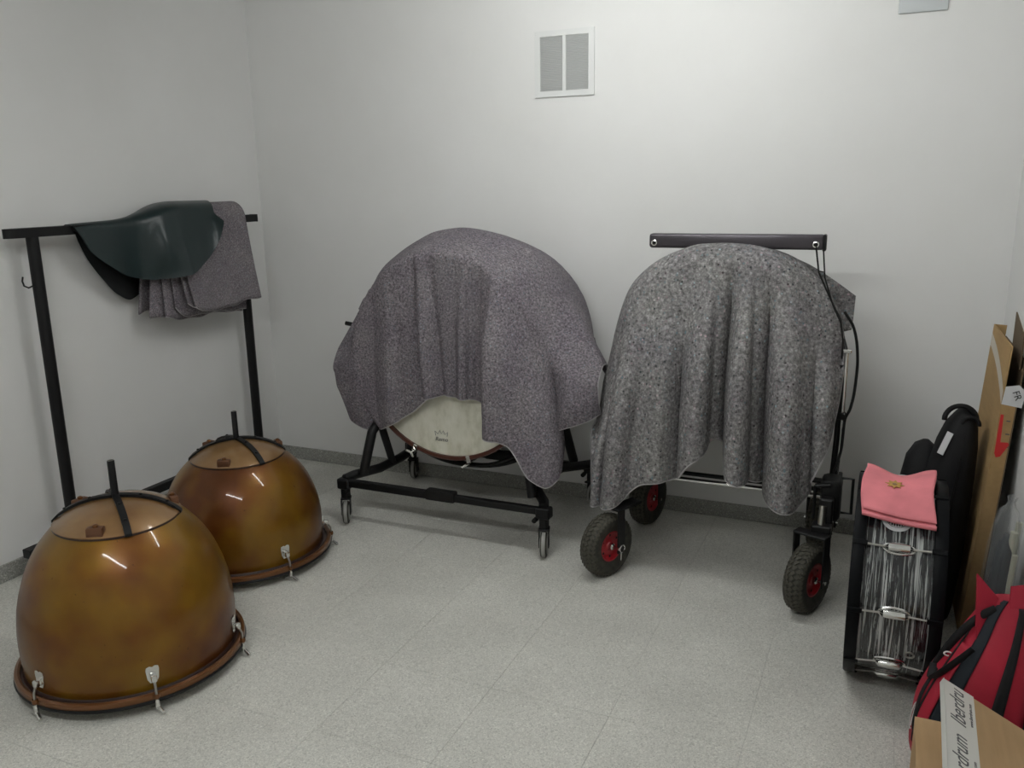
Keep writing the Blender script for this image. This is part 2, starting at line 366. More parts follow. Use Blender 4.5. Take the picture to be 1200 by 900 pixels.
# ------------------------------------------------------------------ garment style rack by the left wall
RX = -3.224
def rack():
    O = (RX, 3.04, 0)
    t = thing('rail_rack', 'black metal rail rack on two posts beside the left wall', 'rack', O)
    pts = []
    for k in range(9): a = math.radians(90+180*k/8); pts.append((RX+.024*math.cos(a)*0-.024*math.sin(a), 2.335-.026*abs(math.cos(a))*1.0))
    poly = [(RX-.025, 2.36), (RX-.022, 2.332), (RX-.012, 2.314), (RX, 2.309), (RX+.012, 2.314), (RX+.022, 2.332), (RX+.025, 2.36), (RX+.025, 3.775), (RX-.025, 3.775)]
    b = MB().prism(poly, .038, X=TR((0, 0, 1.417))).build('top_bar', 'black_metal', t, off=O, auto=50)
    MB().box((RX, 3.779, 1.436), (.052, .008, .04), bev=.002).build('end_cap', 'black_plastic', b, off=O)
    for y in (2.432, 3.665):
        MB().tube([(RX, y, .10), (RX, y, 1.418)], .0245, 16).build('post', 'black_metal', t, off=O)
        ft = MB().box((RX, y-.075 if y < 3 else y-.02, .118), (.05, .32, .04), bev=.003).build('foot', 'black_metal', t, off=O)
        for dy in (-.19, .04) if y < 3 else (-.13, .11):
            MB().cyl((RX-.012, y+dy, .035), (RX+.012, y+dy, .035), .035, 18).build('caster_wheel', 'grey_wheel', ft, off=O)
            MB().box((RX-.018, y+dy, .066), (.006, .03, .07)).box((RX+.018, y+dy, .066), (.006, .03, .07)).box((RX, y+dy, .096), (.042, .034, .006)).build('caster_fork', 'white_paint', ft, off=O)
    MB().box((RX, 3.04, .165), (.035, 1.2, .042), bev=.003).build('base_beam', 'black_metal', t, off=O)
    MB().tube([(RX+.0, 2.41, 1.222), (RX, 2.385, 1.215), (RX, 2.366, 1.225), (RX, 2.361, 1.245), (RX, 2.366, 1.262)], .0035, 8).build('hook', 'black_metal', t, off=O)
rack()

# folded felt blanket over the rail: nested U shaped layers
def folded():
    O = (RX, 3.4, 1.44)
    t = thing('folded_blanket', 'grey felt blanket folded in layers over the rail of the rack', 'blanket', O)
    # layer: inner offset, y range top, y range bottom (front), front drop z, back drop z, lower left rounding
    layers = [(.004, 3.03, 3.60, 2.955, 3.54, .985, 1.02), (.016, 3.05, 3.61, 3.02, 3.55, .975, 1.03), (.028, 3.07, 3.62, 3.08, 3.57, .985, 1.05), (.041, 3.09, 3.625, 3.13, 3.61, 1.035, 1.06), (.054, 3.11, 3.615, 3.15, 3.615, 1.01, 1.08)]
    for li, (off, a0, a1, b0, b1, zf, zb) in enumerate(layers):
        nu, ns = 44, 60; G = np.zeros((ns, nu, 3)); r = .028+off
        for j in range(nu):
            u = j/(nu-1)
            sag = .045*max(0, 1-u/.22)**2*(1 if li > 1 else .25)          # rounded lower left corner
            wob = .010*math.sin(9*u+li*1.7)+.006*math.sin(21*u+li)
            slope = -.035*(u-.5) if li >= 3 else .02*(u-.5)
            zf_ = zf+sag+wob*.6-slope; zb_ = zb+wob
            Lf = 1.44-zf_; Lb = 1.44-zb_; La = PI*r; tot = Lf+La+Lb
            for i in range(ns):
                s_ = tot*i/(ns-1)
                if s_ < Lf: d = 1-s_/Lf; x = r; z = zf_+s_; v = d
                elif s_ < Lf+La: a = (s_-Lf)/r; x = r*math.cos(a); z = 1.44+r*math.sin(a)*1.05; v = 0
                else: q = s_-Lf-La; d = q/Lb; x = -r; z = 1.44-q; v = d
                y = (a0+(a1-a0)*u)*(1-v)+(b0+(b1-b0)*u)*v
                x += v*v*(.010*math.sin(6*u+li*2.1)+.004*math.sin(17*u+li)) * (1 if x > 0 else -.6)
                x += (v*.012*li if x > 0 else -v*.004*li)
                G[i, j] = (x+RX, y, z)
        p = MB().grid(G).build('blanket_layer', 'felt3', t, off=O, solid=.0085, auto=80)
        MB().tube([tuple(G[0, j]) for j in range(nu)], .0035, 5).build('edge_stitching', 'stitch', p, off=O)
folded()

# round dark green vinyl cover, folded over the rail and over part of the blanket
def vinyl():
    O = (RX, 3.0, 1.46)
    t = thing('drum_cover', 'round dark green vinyl drum cover slung over the rack rail', 'drum cover', O)
    yt = [2.60, 2.64, 2.70, 2.83, 2.92, 2.98, 3.04, 3.09, 3.15, 3.44]
    zt = [1.460, 1.462, 1.464, 1.468, 1.478, 1.496, 1.520, 1.535, 1.541, 1.539]        # ridge height (rises over the blanket)
    wt = [.026, .028, .030, .032, .042, .064, .088, .097, .100, .098]                  # half width of the ridge
    yf = [2.60, 2.615, 2.66, 2.775, 2.87, 2.98, 3.10, 3.245, 3.325, 3.352, 3.36]
    zf = [1.452, 1.425, 1.339, 1.257, 1.210, 1.187, 1.197, 1.262, 1.35, 1.41, 1.44]
    yb = [2.60, 2.650, 2.672, 2.702, 2.768, 2.849, 2.927, 2.996, 3.04, 3.2, 3.36]
    zb = [1.452, 1.44, 1.38, 1.312, 1.216, 1.129, 1.095, 1.111, 1.15, 1.2, 1.40]
    nu, ns = 120, 64; Y = np.linspace(2.60, 3.36, nu)
    Zt, Wt = hermite(yt, zt, Y), hermite(yt, wt, Y); Zf, Zb = hermite(yf, zf, Y), hermite(yb, zb, Y)
    G = np.zeros((ns, nu, 3))
    for j in range(nu):
        y = Y[j]; r = Wt[j]; top = Zt[j]; rr = min(r, .055)
        pts = []
        bulge = .035*math.exp(-((y-3.02)/.05)**2)*1.0
        zf_, zb_ = min(Zf[j], top-.002), min(Zb[j], top-.002)
        for k in range(13):
            a = (PI/2)*k/12; pts.append((r*math.sin(a)**.8 if k else 0, top-rr*(1-math.cos(a))))
        n1 = 24
        pf = [(p[0], p[1]) for p in pts if p[1] > zf_]
        zs = pf[-1][1]; xs_ = pf[-1][0]
        for k in range(1, n1+1):
            f = k/n1; z = zs+(zf_-zs)*f; flare = (.018+.05*min(1, max(0, (y-3.0)/.12)))*f+bulge*math.sin(PI*min(1, f*1.1))*.6+.012*math.sin((y-2.6)*17)*f
            pf.append((xs_+flare, z))
        pb = [(-p[0], p[1]) for p in pts if p[1] > zb_]
        zs = pb[-1][1]; xs_ = pb[-1][0]
        for k in range(1, n1+1): f = k/n1; pb.append((xs_-.0*f, zs+(zb_-zs)*f))
        prof = np.array(pf[::-1]+pb[1:]); L = np.r_[0, np.cumsum(np.hypot(*np.diff(prof, axis=0).T))]
        q = np.linspace(0, L[-1], ns); px = np.interp(q, L, prof[:, 0]); pz = np.interp(q, L, prof[:, 1])
        G[:, j, 0] = np.clip(px, -.088, 1)+RX; G[:, j, 1] = y+(np.clip(.12-px, 0, .12)*.55 if y > 2.95 else 0)*min(1, max(0, (y-2.95)/.3)); G[:, j, 2] = pz
    k = MB().grid(G).build('cover_sheet', 'vinyl', t, off=O, auto=80)
    # lining just inside the sheet
    C = G.copy(); ctr = np.stack([np.full(nu, RX), Y, Zt-.12], 1); d = ctr[None]-C; d /= np.linalg.norm(d, axis=2, keepdims=True)
    MB().grid(C+d*.0025).build('lining', 'vinyl_back', t, off=O, auto=80)
vinyl()

# ------------------------------------------------------------------ kettledrum bowls, upside down
def kettle(x, y, label, zs, rs, ang0, ang_str, ang_br, hoop_r, seed, ds):
    t = thing('kettledrum', label, 'kettledrum', (x, y, 0))
    base = [(.062, .336), (.075, .337), (.12, .341), (.16, .342), (.20, .341), (.24, .337), (.28, .331), (.32, .321), (.36, .308), (.39, .297), (.42, .283), (.445, .269), (.47, .252), (.492, .234), (.51, .218), (.525, .202), (.536, .190)]
    pf = [(r*rs, .06+(z-.06)*zs) for z, r in base]
    R1, ztop = pf[-1]
    prof = pf+[(R1-.02, ztop+.006), (0, ztop+.006)]
    MB().lathe(prof, 96).build('bowl', kettle_mat('aged_copper_lacquer', seed), t, auto=50)
    cap = [(R1-.012, ztop-.002), (R1+.007, ztop-.002), (R1+.009, ztop+.002), (R1+.004, ztop+.007), (R1*.90, ztop+.020*ds), (R1*.84, ztop+.030*ds), (R1*.62, ztop+.049*ds), (R1*.38, ztop+.061*ds), (R1*.16, ztop+.066*ds), (0, ztop+.067*ds)]
    cp = MB().lathe(cap, 80).build('base_cap', 'cap', t, auto=40)
    zc = ztop+.067*ds
    MB().lathe([(R1-.01, ztop-.001), (R1+.0045, ztop-.0075), (R1+.0085, ztop-.006), (R1+.0085, ztop-.0005), (R1-.01, ztop+.001)], 80, closed=True).build('cap_rim_ring', 'dark_shell', t)  # dark reddish ring that draws a line under the cap rim
    capz = lambda r: float(np.interp(r, [c[0] for c in cap[:1:-1]], [c[1] for c in cap[:1:-1]]))
    for a in ang_str:
        a = math.radians(a); c, s = math.cos(a), math.sin(a); n = 22
        up = []; wd = .011
        L = np.linspace(-1, 1, n+1)
        V = []; F = []
        for k, q in enumerate(L):
            r = q*(R1+.014); zz = (capz(min(abs(r), R1+.005)) if abs(r) < R1+.006 else ztop-.006)+.002
            for (off, h) in ((-wd, 0), (wd, 0), (wd, .009), (-wd, .009)): V.append((c*r-s*off, s*r+c*off, zz+h))
        for k in range(n):
            for e in range(4): F.append((k*4+e, k*4+(e+1) % 4, k*4+4+(e+1) % 4, k*4+4+e))
        F += [(3, 2, 1, 0), (n*4, n*4+1, n*4+2, n*4+3)]
        st = MB().add(V, F).build('strap', 'black_metal', t, auto=30)
        for q in (-.85, -.42, .42, .85):
            r = q*R1; MB().lathe([(.006, 0), (.006, .003), (.003, .005), (0, .005)], 10, X=TR((c*r, s*r, capz(abs(r))+.010))).build('bolt', 'black_metal', st)
    h = .125*(1 if zs > .95 else .98)
    ps = MB().lathe([(.014, zc+.006), (.0135, zc+.012), (.0122, zc+.02), (.0118, zc+h), (.0105, zc+h+.003)], 20).build('post', 'black_metal', t)
    MB().lathe([(.0104, zc+h+.003), (.008, zc+h+.0035), (.008, zc+h-.01), (0, zc+h-.01)], 20).build('post_end', 'steel', ps)
    for k in range(3):
        a = math.radians(ang_br+120*k); X = TR((math.cos(a)*(R1-.010), math.sin(a)*(R1-.010), ztop+.010), rz=a-PI/2)
        b = MB().box((0, 0, .008), (.052, .028, .032), X=X, bev=.004, seg=2).build('bracket', 'bracket', t)
        MB().lathe([(.009, 0), (.009, .006), (.004, .009), (0, .009)], 12, X=X @ TR((0, -.002, .024))).build('screw', 'copper', b)
    # counterhoop and head
    H = hoop_r; z0 = .046
    ch = [(H-.015, z0+.016), (H-.008, z0+.019), (H+.001, z0+.016), (H+.003, z0+.009), (H+.002, z0-.004), (H-.002, z0-.011), (H-.010, z0-.011), (H-.015, z0-.004)]
    MB().lathe(ch, 96, closed=True).build('counterhoop', 'copper', t, auto=30)
    MB().lathe([(.338*rs-.002, z0+.018), (.338*rs+.004, z0+.006), (H-.014, z0+.004)], 72).build('head_collar', 'dark_shell', t)
    MB().lathe([(H-.012, z0-.004), (.335*rs, z0-.006), (.30*rs, z0-.008), (0, z0-.008)], 72).build('drumhead', 'head_white', t, auto=40)
    MB().lathe([(H+.0035, z0+.0), (H+.006, z0-.006), (H+.0035, z0-.012), (H-.002, z0-.012)], 72).build('edge_band', 'head_black', t)
    # six claws with T handled rods; the drum stands on the handles
    for k in range(6):
        a = math.radians(ang0+60*k); X = TR((0, 0, 0), rz=a)
        rb = float(np.interp(.11, [p[1] for p in pf], [p[0] for p in pf]))
        sh = [(-.020, .018), (-.018, .028), (-.008, .031), (.0, .027), (.008, .031), (.018, .028), (.020, .018), (.017, -.012), (.010, -.026), (-.010, -.026), (-.017, -.012)]
        lg = MB().prism(sh, .008, X=X @ TR((rb-.002, 0, .118)) @ Matrix(((0, 0, 1, 0), (1, 0, 0, 0), (0, 1, 0, 0), (0, 0, 0, 1)))).build('lug', 'chrome', t, auto=60)
        MB().box((rb+.016, 0, .112), (.024, .018, .024), X=X, bev=.006, seg=2).build('lug_socket', 'chrome', lg)
        xr = H+.006 if H-rb < .03 else H+.004
        MB().tube([(rb+.02, 0, .108), (xr-.001, 0, .085), (xr, 0, .028)], .0042, 10, X=X).build('tension_rod', 'steel', lg)
        MB().lathe([(.008, 0), (.0095, .004), (.0095, .012), (.008, .016)], 14, X=X @ TR((xr, 0, .050))).build('hoop_eyelet', 'copper', lg)
        tw = math.radians([25, -40, 60, 10, -20, 75][k])
        Xh = X @ TR((xr+.002, 0, .0125), rz=tw)
        MB().tube([(-.031, 0, -.005), (-.024, 0, -.003), (-.010, 0, .004), (0, 0, .006), (.010, 0, .004), (.024, 0, -.003), (.031, 0, -.005)], [.0055, .0065, .005, .007, .005, .0065, .0055], 10, X=Xh).lathe([(.008, .0), (.0065, .03), (.005, .034)], 12, X=X @ TR((xr, 0, .012))).build('t_handle', 'chrome', lg)
    return t
kettle(-2.312, 1.911, 'larger taller copper kettledrum bowl turned upside down on the floor', 1.0, 1.0, -33, (-146, -33), -62, .365, 1.3, 1.0)
kettle(-2.54, 2.745, 'smaller copper kettledrum bowl upside down in front of the rack post', .865, .985, -21, (-138, -19), -66, .368, 5.1, 1.02)

# ------------------------------------------------------------------ concert bass drum on its rolling stand
DC = (-1.835, .805); DR = .457; DY0, DY1 = 3.352, 3.80
def bass_drum():
    O = (DC[0], 3.58, DC[1]); X = TR((DC[0], 3.58, DC[1]), rx=PI/2)         # lathe axis -> -y
    t = thing('concert_bass_drum', 'big concert bass drum with cream skin and mahogany hoop in ringed stand', 'drum', O)
    hy = (DY1-DY0)/2
    MB().lathe([(DR-.006, -hy+.03), (DR-.006, hy-.03)], 80, X=X).build('shell', 'dark_shell', t, off=O)
    for s in (1, -1):
        MB().lathe([(0, s*(hy-.012)), (.3, s*(hy-.012)), (DR-.010, s*(hy-.012)), (DR-.002, s*(hy-.02)), (DR-.002, s*(hy-.05))], 80, X=X).build('drumhead', 'skin', t, off=O)
        MB().lathe([(DR-.010, s*(hy-.012)), (DR-.010, s*hy), (DR+.004, s*(hy+.002)), (DR+.010, s*(hy-.002)), (DR+.010, s*(hy-.045)), (DR-.001, s*(hy-.045))], 80, X=X).build('hoop', 'mahogany', t, off=O)
    for k in range(10):
        a = math.radians(-90+13+36*k); c, s = math.cos(a), math.sin(a); cx, cz = DC[0]+c*(DR+.012), DC[1]+s*(DR+.012)
        Y = TR((cx, DY0, cz), ry=-(a+PI/2))                                    # local x tangent, z radial (inwards)
        b = MB().box((0, .004, .006), (.022, .012, .034), X=Y, bev=.003).box((0, .02, -.008), (.016, .05, .008), X=Y, bev=.003).build('claw', 'chrome', t, off=O)
        MB().tube([(0, -.022 if cz < .55 else .0, -.012), (0, .18, -.012)], .004, 8, X=Y).build('tension_rod', 'chrome', b, off=O)
        if cz > .55: continue
        tw = Y @ TR((0, -.022, -.012), ry=random.uniform(-.9, .9))
        MB().tube([(-.024, -.012, 0), (-.009, -.002, 0), (0, 0, 0), (.009, -.002, 0), (.024, -.012, 0)], [.005, .006, .005, .006, .005], 8, X=tw).build('t_handle', 'chrome', b, off=O)
    # maker's mark printed on the skin
    hd = [o for o in t.children if o.name.startswith('drumhead')][0]
    P = TR((-1.872, DY0+.0112, .425), rx=PI/2)
    text_mesh('printed_mark', 'Remo', .028, 'ink', hd, Matrix.Translation((-O[0], -O[1], -O[2])) @ P, shear=.2, align='CENTER')
    cr = MB(); ln = [(-.03, .025), (-.034, .047), (-.018, .034), (-.008, .052), (0, .036), (.010, .052), (.018, .034), (.034, .047), (.03, .025)]
    cr.tube([P @ Vector((a, b, 0)) for a, b in ln], .0012, 5).build('printed_crown', 'ink', hd, off=O)
bass_drum()
def stand():
    O = (DC[0], 3.575, 0)
    t = thing('drum_stand', 'black tubular rolling stand with ring cradle and four casters', 'stand', O)
    XA, XB, Y0, Y1 = -2.352, -1.312, 3.25, 3.89
    MB().tube([(DC[0]+.566*math.cos(a), 3.60, DC[1]+.566*math.sin(a)) for a in np.linspace(0, 2*PI, 73)[:-1]], .0125, 12, closed=True).build('cradle_ring', 'black_metal', t, off=O)
    MB().tube([(DC[0]+.535*math.cos(a), 3.50, DC[1]+.535*math.sin(a)) for a in np.radians(np.linspace(200, 340, 40))], .008, 8).build('lower_arc', 'black_metal', t, off=O)
    for y in (Y0, Y1):
        b = MB().box(((XA+XB)/2-.26, y, .198), (.56, .034, .036), bev=.004).box(((XA+XB)/2+.26, y, .198), (.56, .030, .032), bev=.004).build('cross_bar', 'black_metal', t, off=O)
        MB().box(((XA+XB)/2+.01, y, .203), (.15, .048, .050), bev=.008, seg=2).build('clamp_sleeve', 'black_plastic', b, off=O)
        for x in (XA, XB):
            MB().box((x, y, .193), (.066, .052, .052), bev=.006).box((x, y, .15), (.036, .036, .06), bev=.004).build('corner_block', 'black_metal', b, off=O)
            MB().cyl((x+.03*(1 if x < -1.8 else -1), y-.02, .165), (x+.03*(1 if x < -1.8 else -1), y-.045, .165), .011, 12).build('clamp_knob', 'black_plastic', b, off=O)
    for x, s in ((XA, 1), (XB, -1)):
        MB().tube([(x, Y0, .215), (x+s*.02, Y0+.05, .222), (x+s*.10, Y0+.16, .232), (x+s*.115, 3.575, .235), (x+s*.10, Y1-.16, .232), (x+s*.02, Y1-.05, .222), (x, Y1, .215)], .023, 12).build('side_rail', 'black_metal', t, off=O)
        MB().tube([(x+s*.075, Y0+.05, .235), (x+s*.115, Y0+.085, .44), (x+s*.125, Y0+.11, .468), (x+s*.13, Y0+.15, .478), (x+s*.13, Y1-.15, .478), (x+s*.125, Y1-.11, .468), (x+s*.115, Y1-.085, .44), (x+s*.075, Y1-.05, .235)], .023, 12).build('upright_frame', 'black_metal', t, off=O)
        for (ya, yb) in ((Y0+.14, 3.50), (Y1-.14, 3.66)): MB().tube([(x+s*.13, ya, .472), (x+s*.118, yb, .238)], .019, 12).build('brace', 'black_metal', t, off=O)
        MB().box((x+s*.112, 3.60, .415), (.05, .06, .11), bev=.012, seg=2).build('ring_clamp', 'black_plastic', t, off=O)
    MB().cyl((-2.41, 3.60, .90), (-2.535, 3.60, .915), .011, 12).build('side_peg', 'black_metal', t, off=O)
    # casters
    def caster(x, y, rz):
        X = TR((x, y, 0), rz=rz)
        c = MB().box((0, 0, .118), (.05, .05, .008), X=X, bev=.002).box((-.021, .018, .08), (.004, .046, .075), X=X, bev=.001).box((.021, .018, .08), (.004, .046, .075), X=X, bev=.001).build('caster', 'black_metal', t, off=O)
        MB().lathe([(.0, -.016), (.034, -.016), (.040, -.012), (.052, -.013), (.055, -.008), (.055, .008), (.052, .013), (.040, .012), (.034, .016), (0, .016)], 28, X=X @ TR((0, .028, .055), ry=PI/2)).build('wheel', 'rubber', c, off=O)
        MB().lathe([(.0552, -.008), (.0558, -.006), (.0558, .006), (.0552, .008)], 28, X=X @ TR((0, .028, .055), ry=PI/2)).build('wheel_tread', 'grey_wheel', c, off=O)
        for s in (-1, 1): MB().lathe([(.0, s*.0175), (.036, s*.0175), (.039, s*.014)], 24, X=X @ TR((0, .028, .055), ry=PI/2)).build('wheel_disc', 'grey_wheel', c, off=O)
    caster(XA, Y0, 3.65); caster(XB, Y0, 3.45); caster(XA, Y1, .3); caster(XB, Y1, -.4)
stand()

# ------------------------------------------------------------------ draped blankets
def drape(name, label, m, mk, O, crest, hem, shoulder, folds, back_y0, back_z, nu=190, nv=84, seed=1, extra=None):
    """columns run from the supporting ridge (crest) over a shoulder to the hem; folds push the cloth to the front"""
    U = np.linspace(0, 1, nu)
    cu = np.array([c[0] for c in crest]); C = hermite(cu, np.array([c[1:] for c in crest]), U)
    hu = np.array([c[0] for c in hem]); H = hermite(hu, np.array([c[1:] for c in hem]), U)
    su = np.array([c[0] for c in shoulder]); S = hermite(su, np.array([c[1:4] for c in shoulder]), U)
    rng = np.random.default_rng(seed); ph = rng.uniform(0, 6.28, 12)
    G = np.zeros((nv, nu, 3))
    for j in range(nu):
        c, s, h = C[j], S[j], H[j]
        mid = s*.5+h*.5; mid[1] = min(s[1], h[1])*.6+mid[1]*.4
        pts = np.array([c+(c-s)*.02, c, c*.5+s*.5+np.array([0, .0, .012]), s, s*.88+h*.12, mid, h])
        L = np.r_[0, np.cumsum(np.linalg.norm(np.diff(pts, axis=0), axis=1))]
        q = np.linspace(L[1], L[-1], nv); G[:, j] = hermite(L, pts, q)
    # soften kinks along the columns
    for it in range(6): G[1:-1] = G[1:-1]*.5+.25*(G[:-2]+G[2:])
    V = np.linspace(0, 1, nv)[:, None]; UU = U[None, :]
    dy = np.zeros((nv, nu)); dx = np.zeros((nv, nu))
    for (u0, u1, w0, w1, amp, v0, skew) in folds:
        uc = u0+(u1-u0)*V; wd = w0+(w1-w0)*V; g = (UU-uc)/wd
        g = np.where(g > 0, g/(1-skew), g/(1+skew)); e = np.clip((V-v0)/(.75-v0), 0, 1); e = e*e*(3-2*e)
        dy += amp*np.exp(-g*g)*e; dx += amp*.35*g*np.exp(-g*g)*e
    for k in range(6):
        f = rng.uniform(5, 16); dy += .0035*np.sin(f*6.28*(UU*.5)+ph[k]+rng.uniform(-4, 4)*V)*np.sin(PI*np.clip(V*1.2, 0, 1))*rng.uniform(.4, 1)
    G[:, :, 1] -= dy; G[:, :, 0] += dx
    if extra: extra(G, U, V)
    # back half of the cloth falls behind
    nb = 26; B = np.zeros((nb, nu, 3))
    for j in range(nu):
        c = G[0, j]; e_ = min(1, max(0, min(U[j]-.03, .97-U[j])/.14)); e_ = e_*e_*(3-2*e_); back_y = (c[1]+.07)*(1-e_)+back_y0*e_; zb = min(back_z(U[j])*e_+(c[2]-.06)*(1-e_), c[2]-.03)
        pts = np.array([c, [c[0], c[1]+.05, c[2]-.006], [c[0], (c[1]+back_y)/2+.03, c[2]-.03], [c[0], back_y, c[2]-.11 if c[2]-.11 > zb else (c[2]+zb)/2], [c[0]+.01*math.sin(25*U[j]), back_y+.015*math.sin(18*U[j]), zb]])
        L = np.r_[0, np.cumsum(np.linalg.norm(np.diff(pts, axis=0), axis=1))]; B[:, j] = hermite(L, pts, np.linspace(0, L[-1], nb))
    A = np.concatenate([B[::-1], G[1:]], 0)
    for it in range(3): A[nb-4:nb+5] = np.concatenate([A[nb-4:nb-3], .25*A[nb-4:nb+3]+.5*A[nb-3:nb+4]+.25*A[nb-2:nb+5], A[nb+4:nb+5]], 0)
    t = thing(name, label, 'blanket', O)
    sh = MB().grid(A).build('blanket_cloth', m, t, off=O, auto=180, solid=.007)
    edge = [tuple(p) for p in A[-1]]+[tuple(p) for p in A[::-1, -1][1:]]
    MB().tube([tuple(p) for p in A[-1]], .0042, 6).build('hem_stitching', 'stitch', t, off=O)
    for jj in (0, -1): MB().tube([tuple(p) for p in A[:, jj]], .004, 6).build('hem_stitching', 'stitch', t, off=O)
    return t
# --- blanket over the concert bass drum
RR = .602
def ring_pt(th, r=RR, y=3.58):
    a = math.radians(th); r -= .016*abs(math.sin(math.radians((th-97)*180/47))); return (DC[0]+r*math.cos(a), y, DC[1]+r*math.sin(a))
us = [0, .025, .07, .32, .485, .60, .685, .70, .80, .85, .885, .91, .925, .94, .985, 1]
hems = [(-2.43, 3.40, .58), (-2.375, 3.37, .475), (-2.265, 3.345, .448), (-2.019, 3.322, .552), (-1.85, 3.315, .66), (-1.721, 3.318, .658), (-1.632, 3.318, .642), (-1.592, 3.26, .53), (-1.463, 3.23, .505), (-1.368, 3.21, .356), (-1.289, 3.21, .323), (-1.257, 3.235, .355), (-1.275, 3.28, .463), (-1.300, 3.33, .505), (-1.135, 3.36, .615), (-1.098, 3.37, .635)]
hem1 = [(u, *h) for u, h in zip(us, hems)]
ths = np.linspace(176, 6, 15)
def crest_pt(th):
    if th > 148: q = (th-148)/28; a, b = np.array(ring_pt(148)), np.array((-2.440, 3.40, .835)); return tuple(a*(1-q)+b*q)
    if th < 30: q = (30-th)/24; a, b = np.array(ring_pt(30)), np.array((-1.100, 3.41, .835)); return tuple(a*(1-q)+b*q)
    return ring_pt(th)
crest1 = [(k/14, *crest_pt(th)) for k, th in enumerate(ths)]
sh1 = []
for k, th in enumerate(ths):
    ph = 90+(th-90)*.80; s = np.array([DC[0]+.490*math.cos(math.radians(ph)), 3.318, DC[1]+.490*math.sin(math.radians(ph))])
    c = np.array(crest_pt(th)); h = hermite(np.array(us), np.array(hems), np.array([k/14]))[0]
    w_ = np.clip((abs(math.cos(math.radians(th)))-.72)/.26, 0, 1); w_ = w_*w_*(3-2*w_)
    alt = c*.62+h*.38; alt[1] = 3.335; s = s*(1-w_)+alt*w_
    sh1.append((k/14, *s))
folds1 = [  # u top, u bottom, width top, width bottom, push, v start, skew
    (.405, .45, .022, .020, .060, .14, -.45), (.455, .50, .02, .020, -.022, .22, 0), (.635, .60, .016, .018, .034, .20, .2), (.28, .22, .05, .05, .030, .15, .2), (.18, .11, .03, .03, -.026, .2, 0),
    (.775, .73, .028, .028, .080, .12, -.5), (.70, .66, .025, .018, -.022, .1, 0), (.815, .80, .032, .035, .045, .12, .2), (.868, .93, .022, .016, -.10, .05, 0), (.945, .975, .03, .02, .07, .08, 0)]
def clear_drum(G, U, V):      # the cloth stays in front of the head and claws
    d = np.hypot(G[:, :, 0]-DC[0], G[:, :, 2]-DC[1]); k = d < .492
    G[:, :, 1] = np.where(k, np.minimum(G[:, :, 1], 3.333), G[:, :, 1])
drape('felt_blanket', 'mauve grey felt blanket draped over the concert bass drum', 'felt', None, (DC[0], 3.56, .3), crest1, hem1, sh1, folds1, 3.90, lambda u: .55+.1*math.sin(9*u), extra=clear_drum)

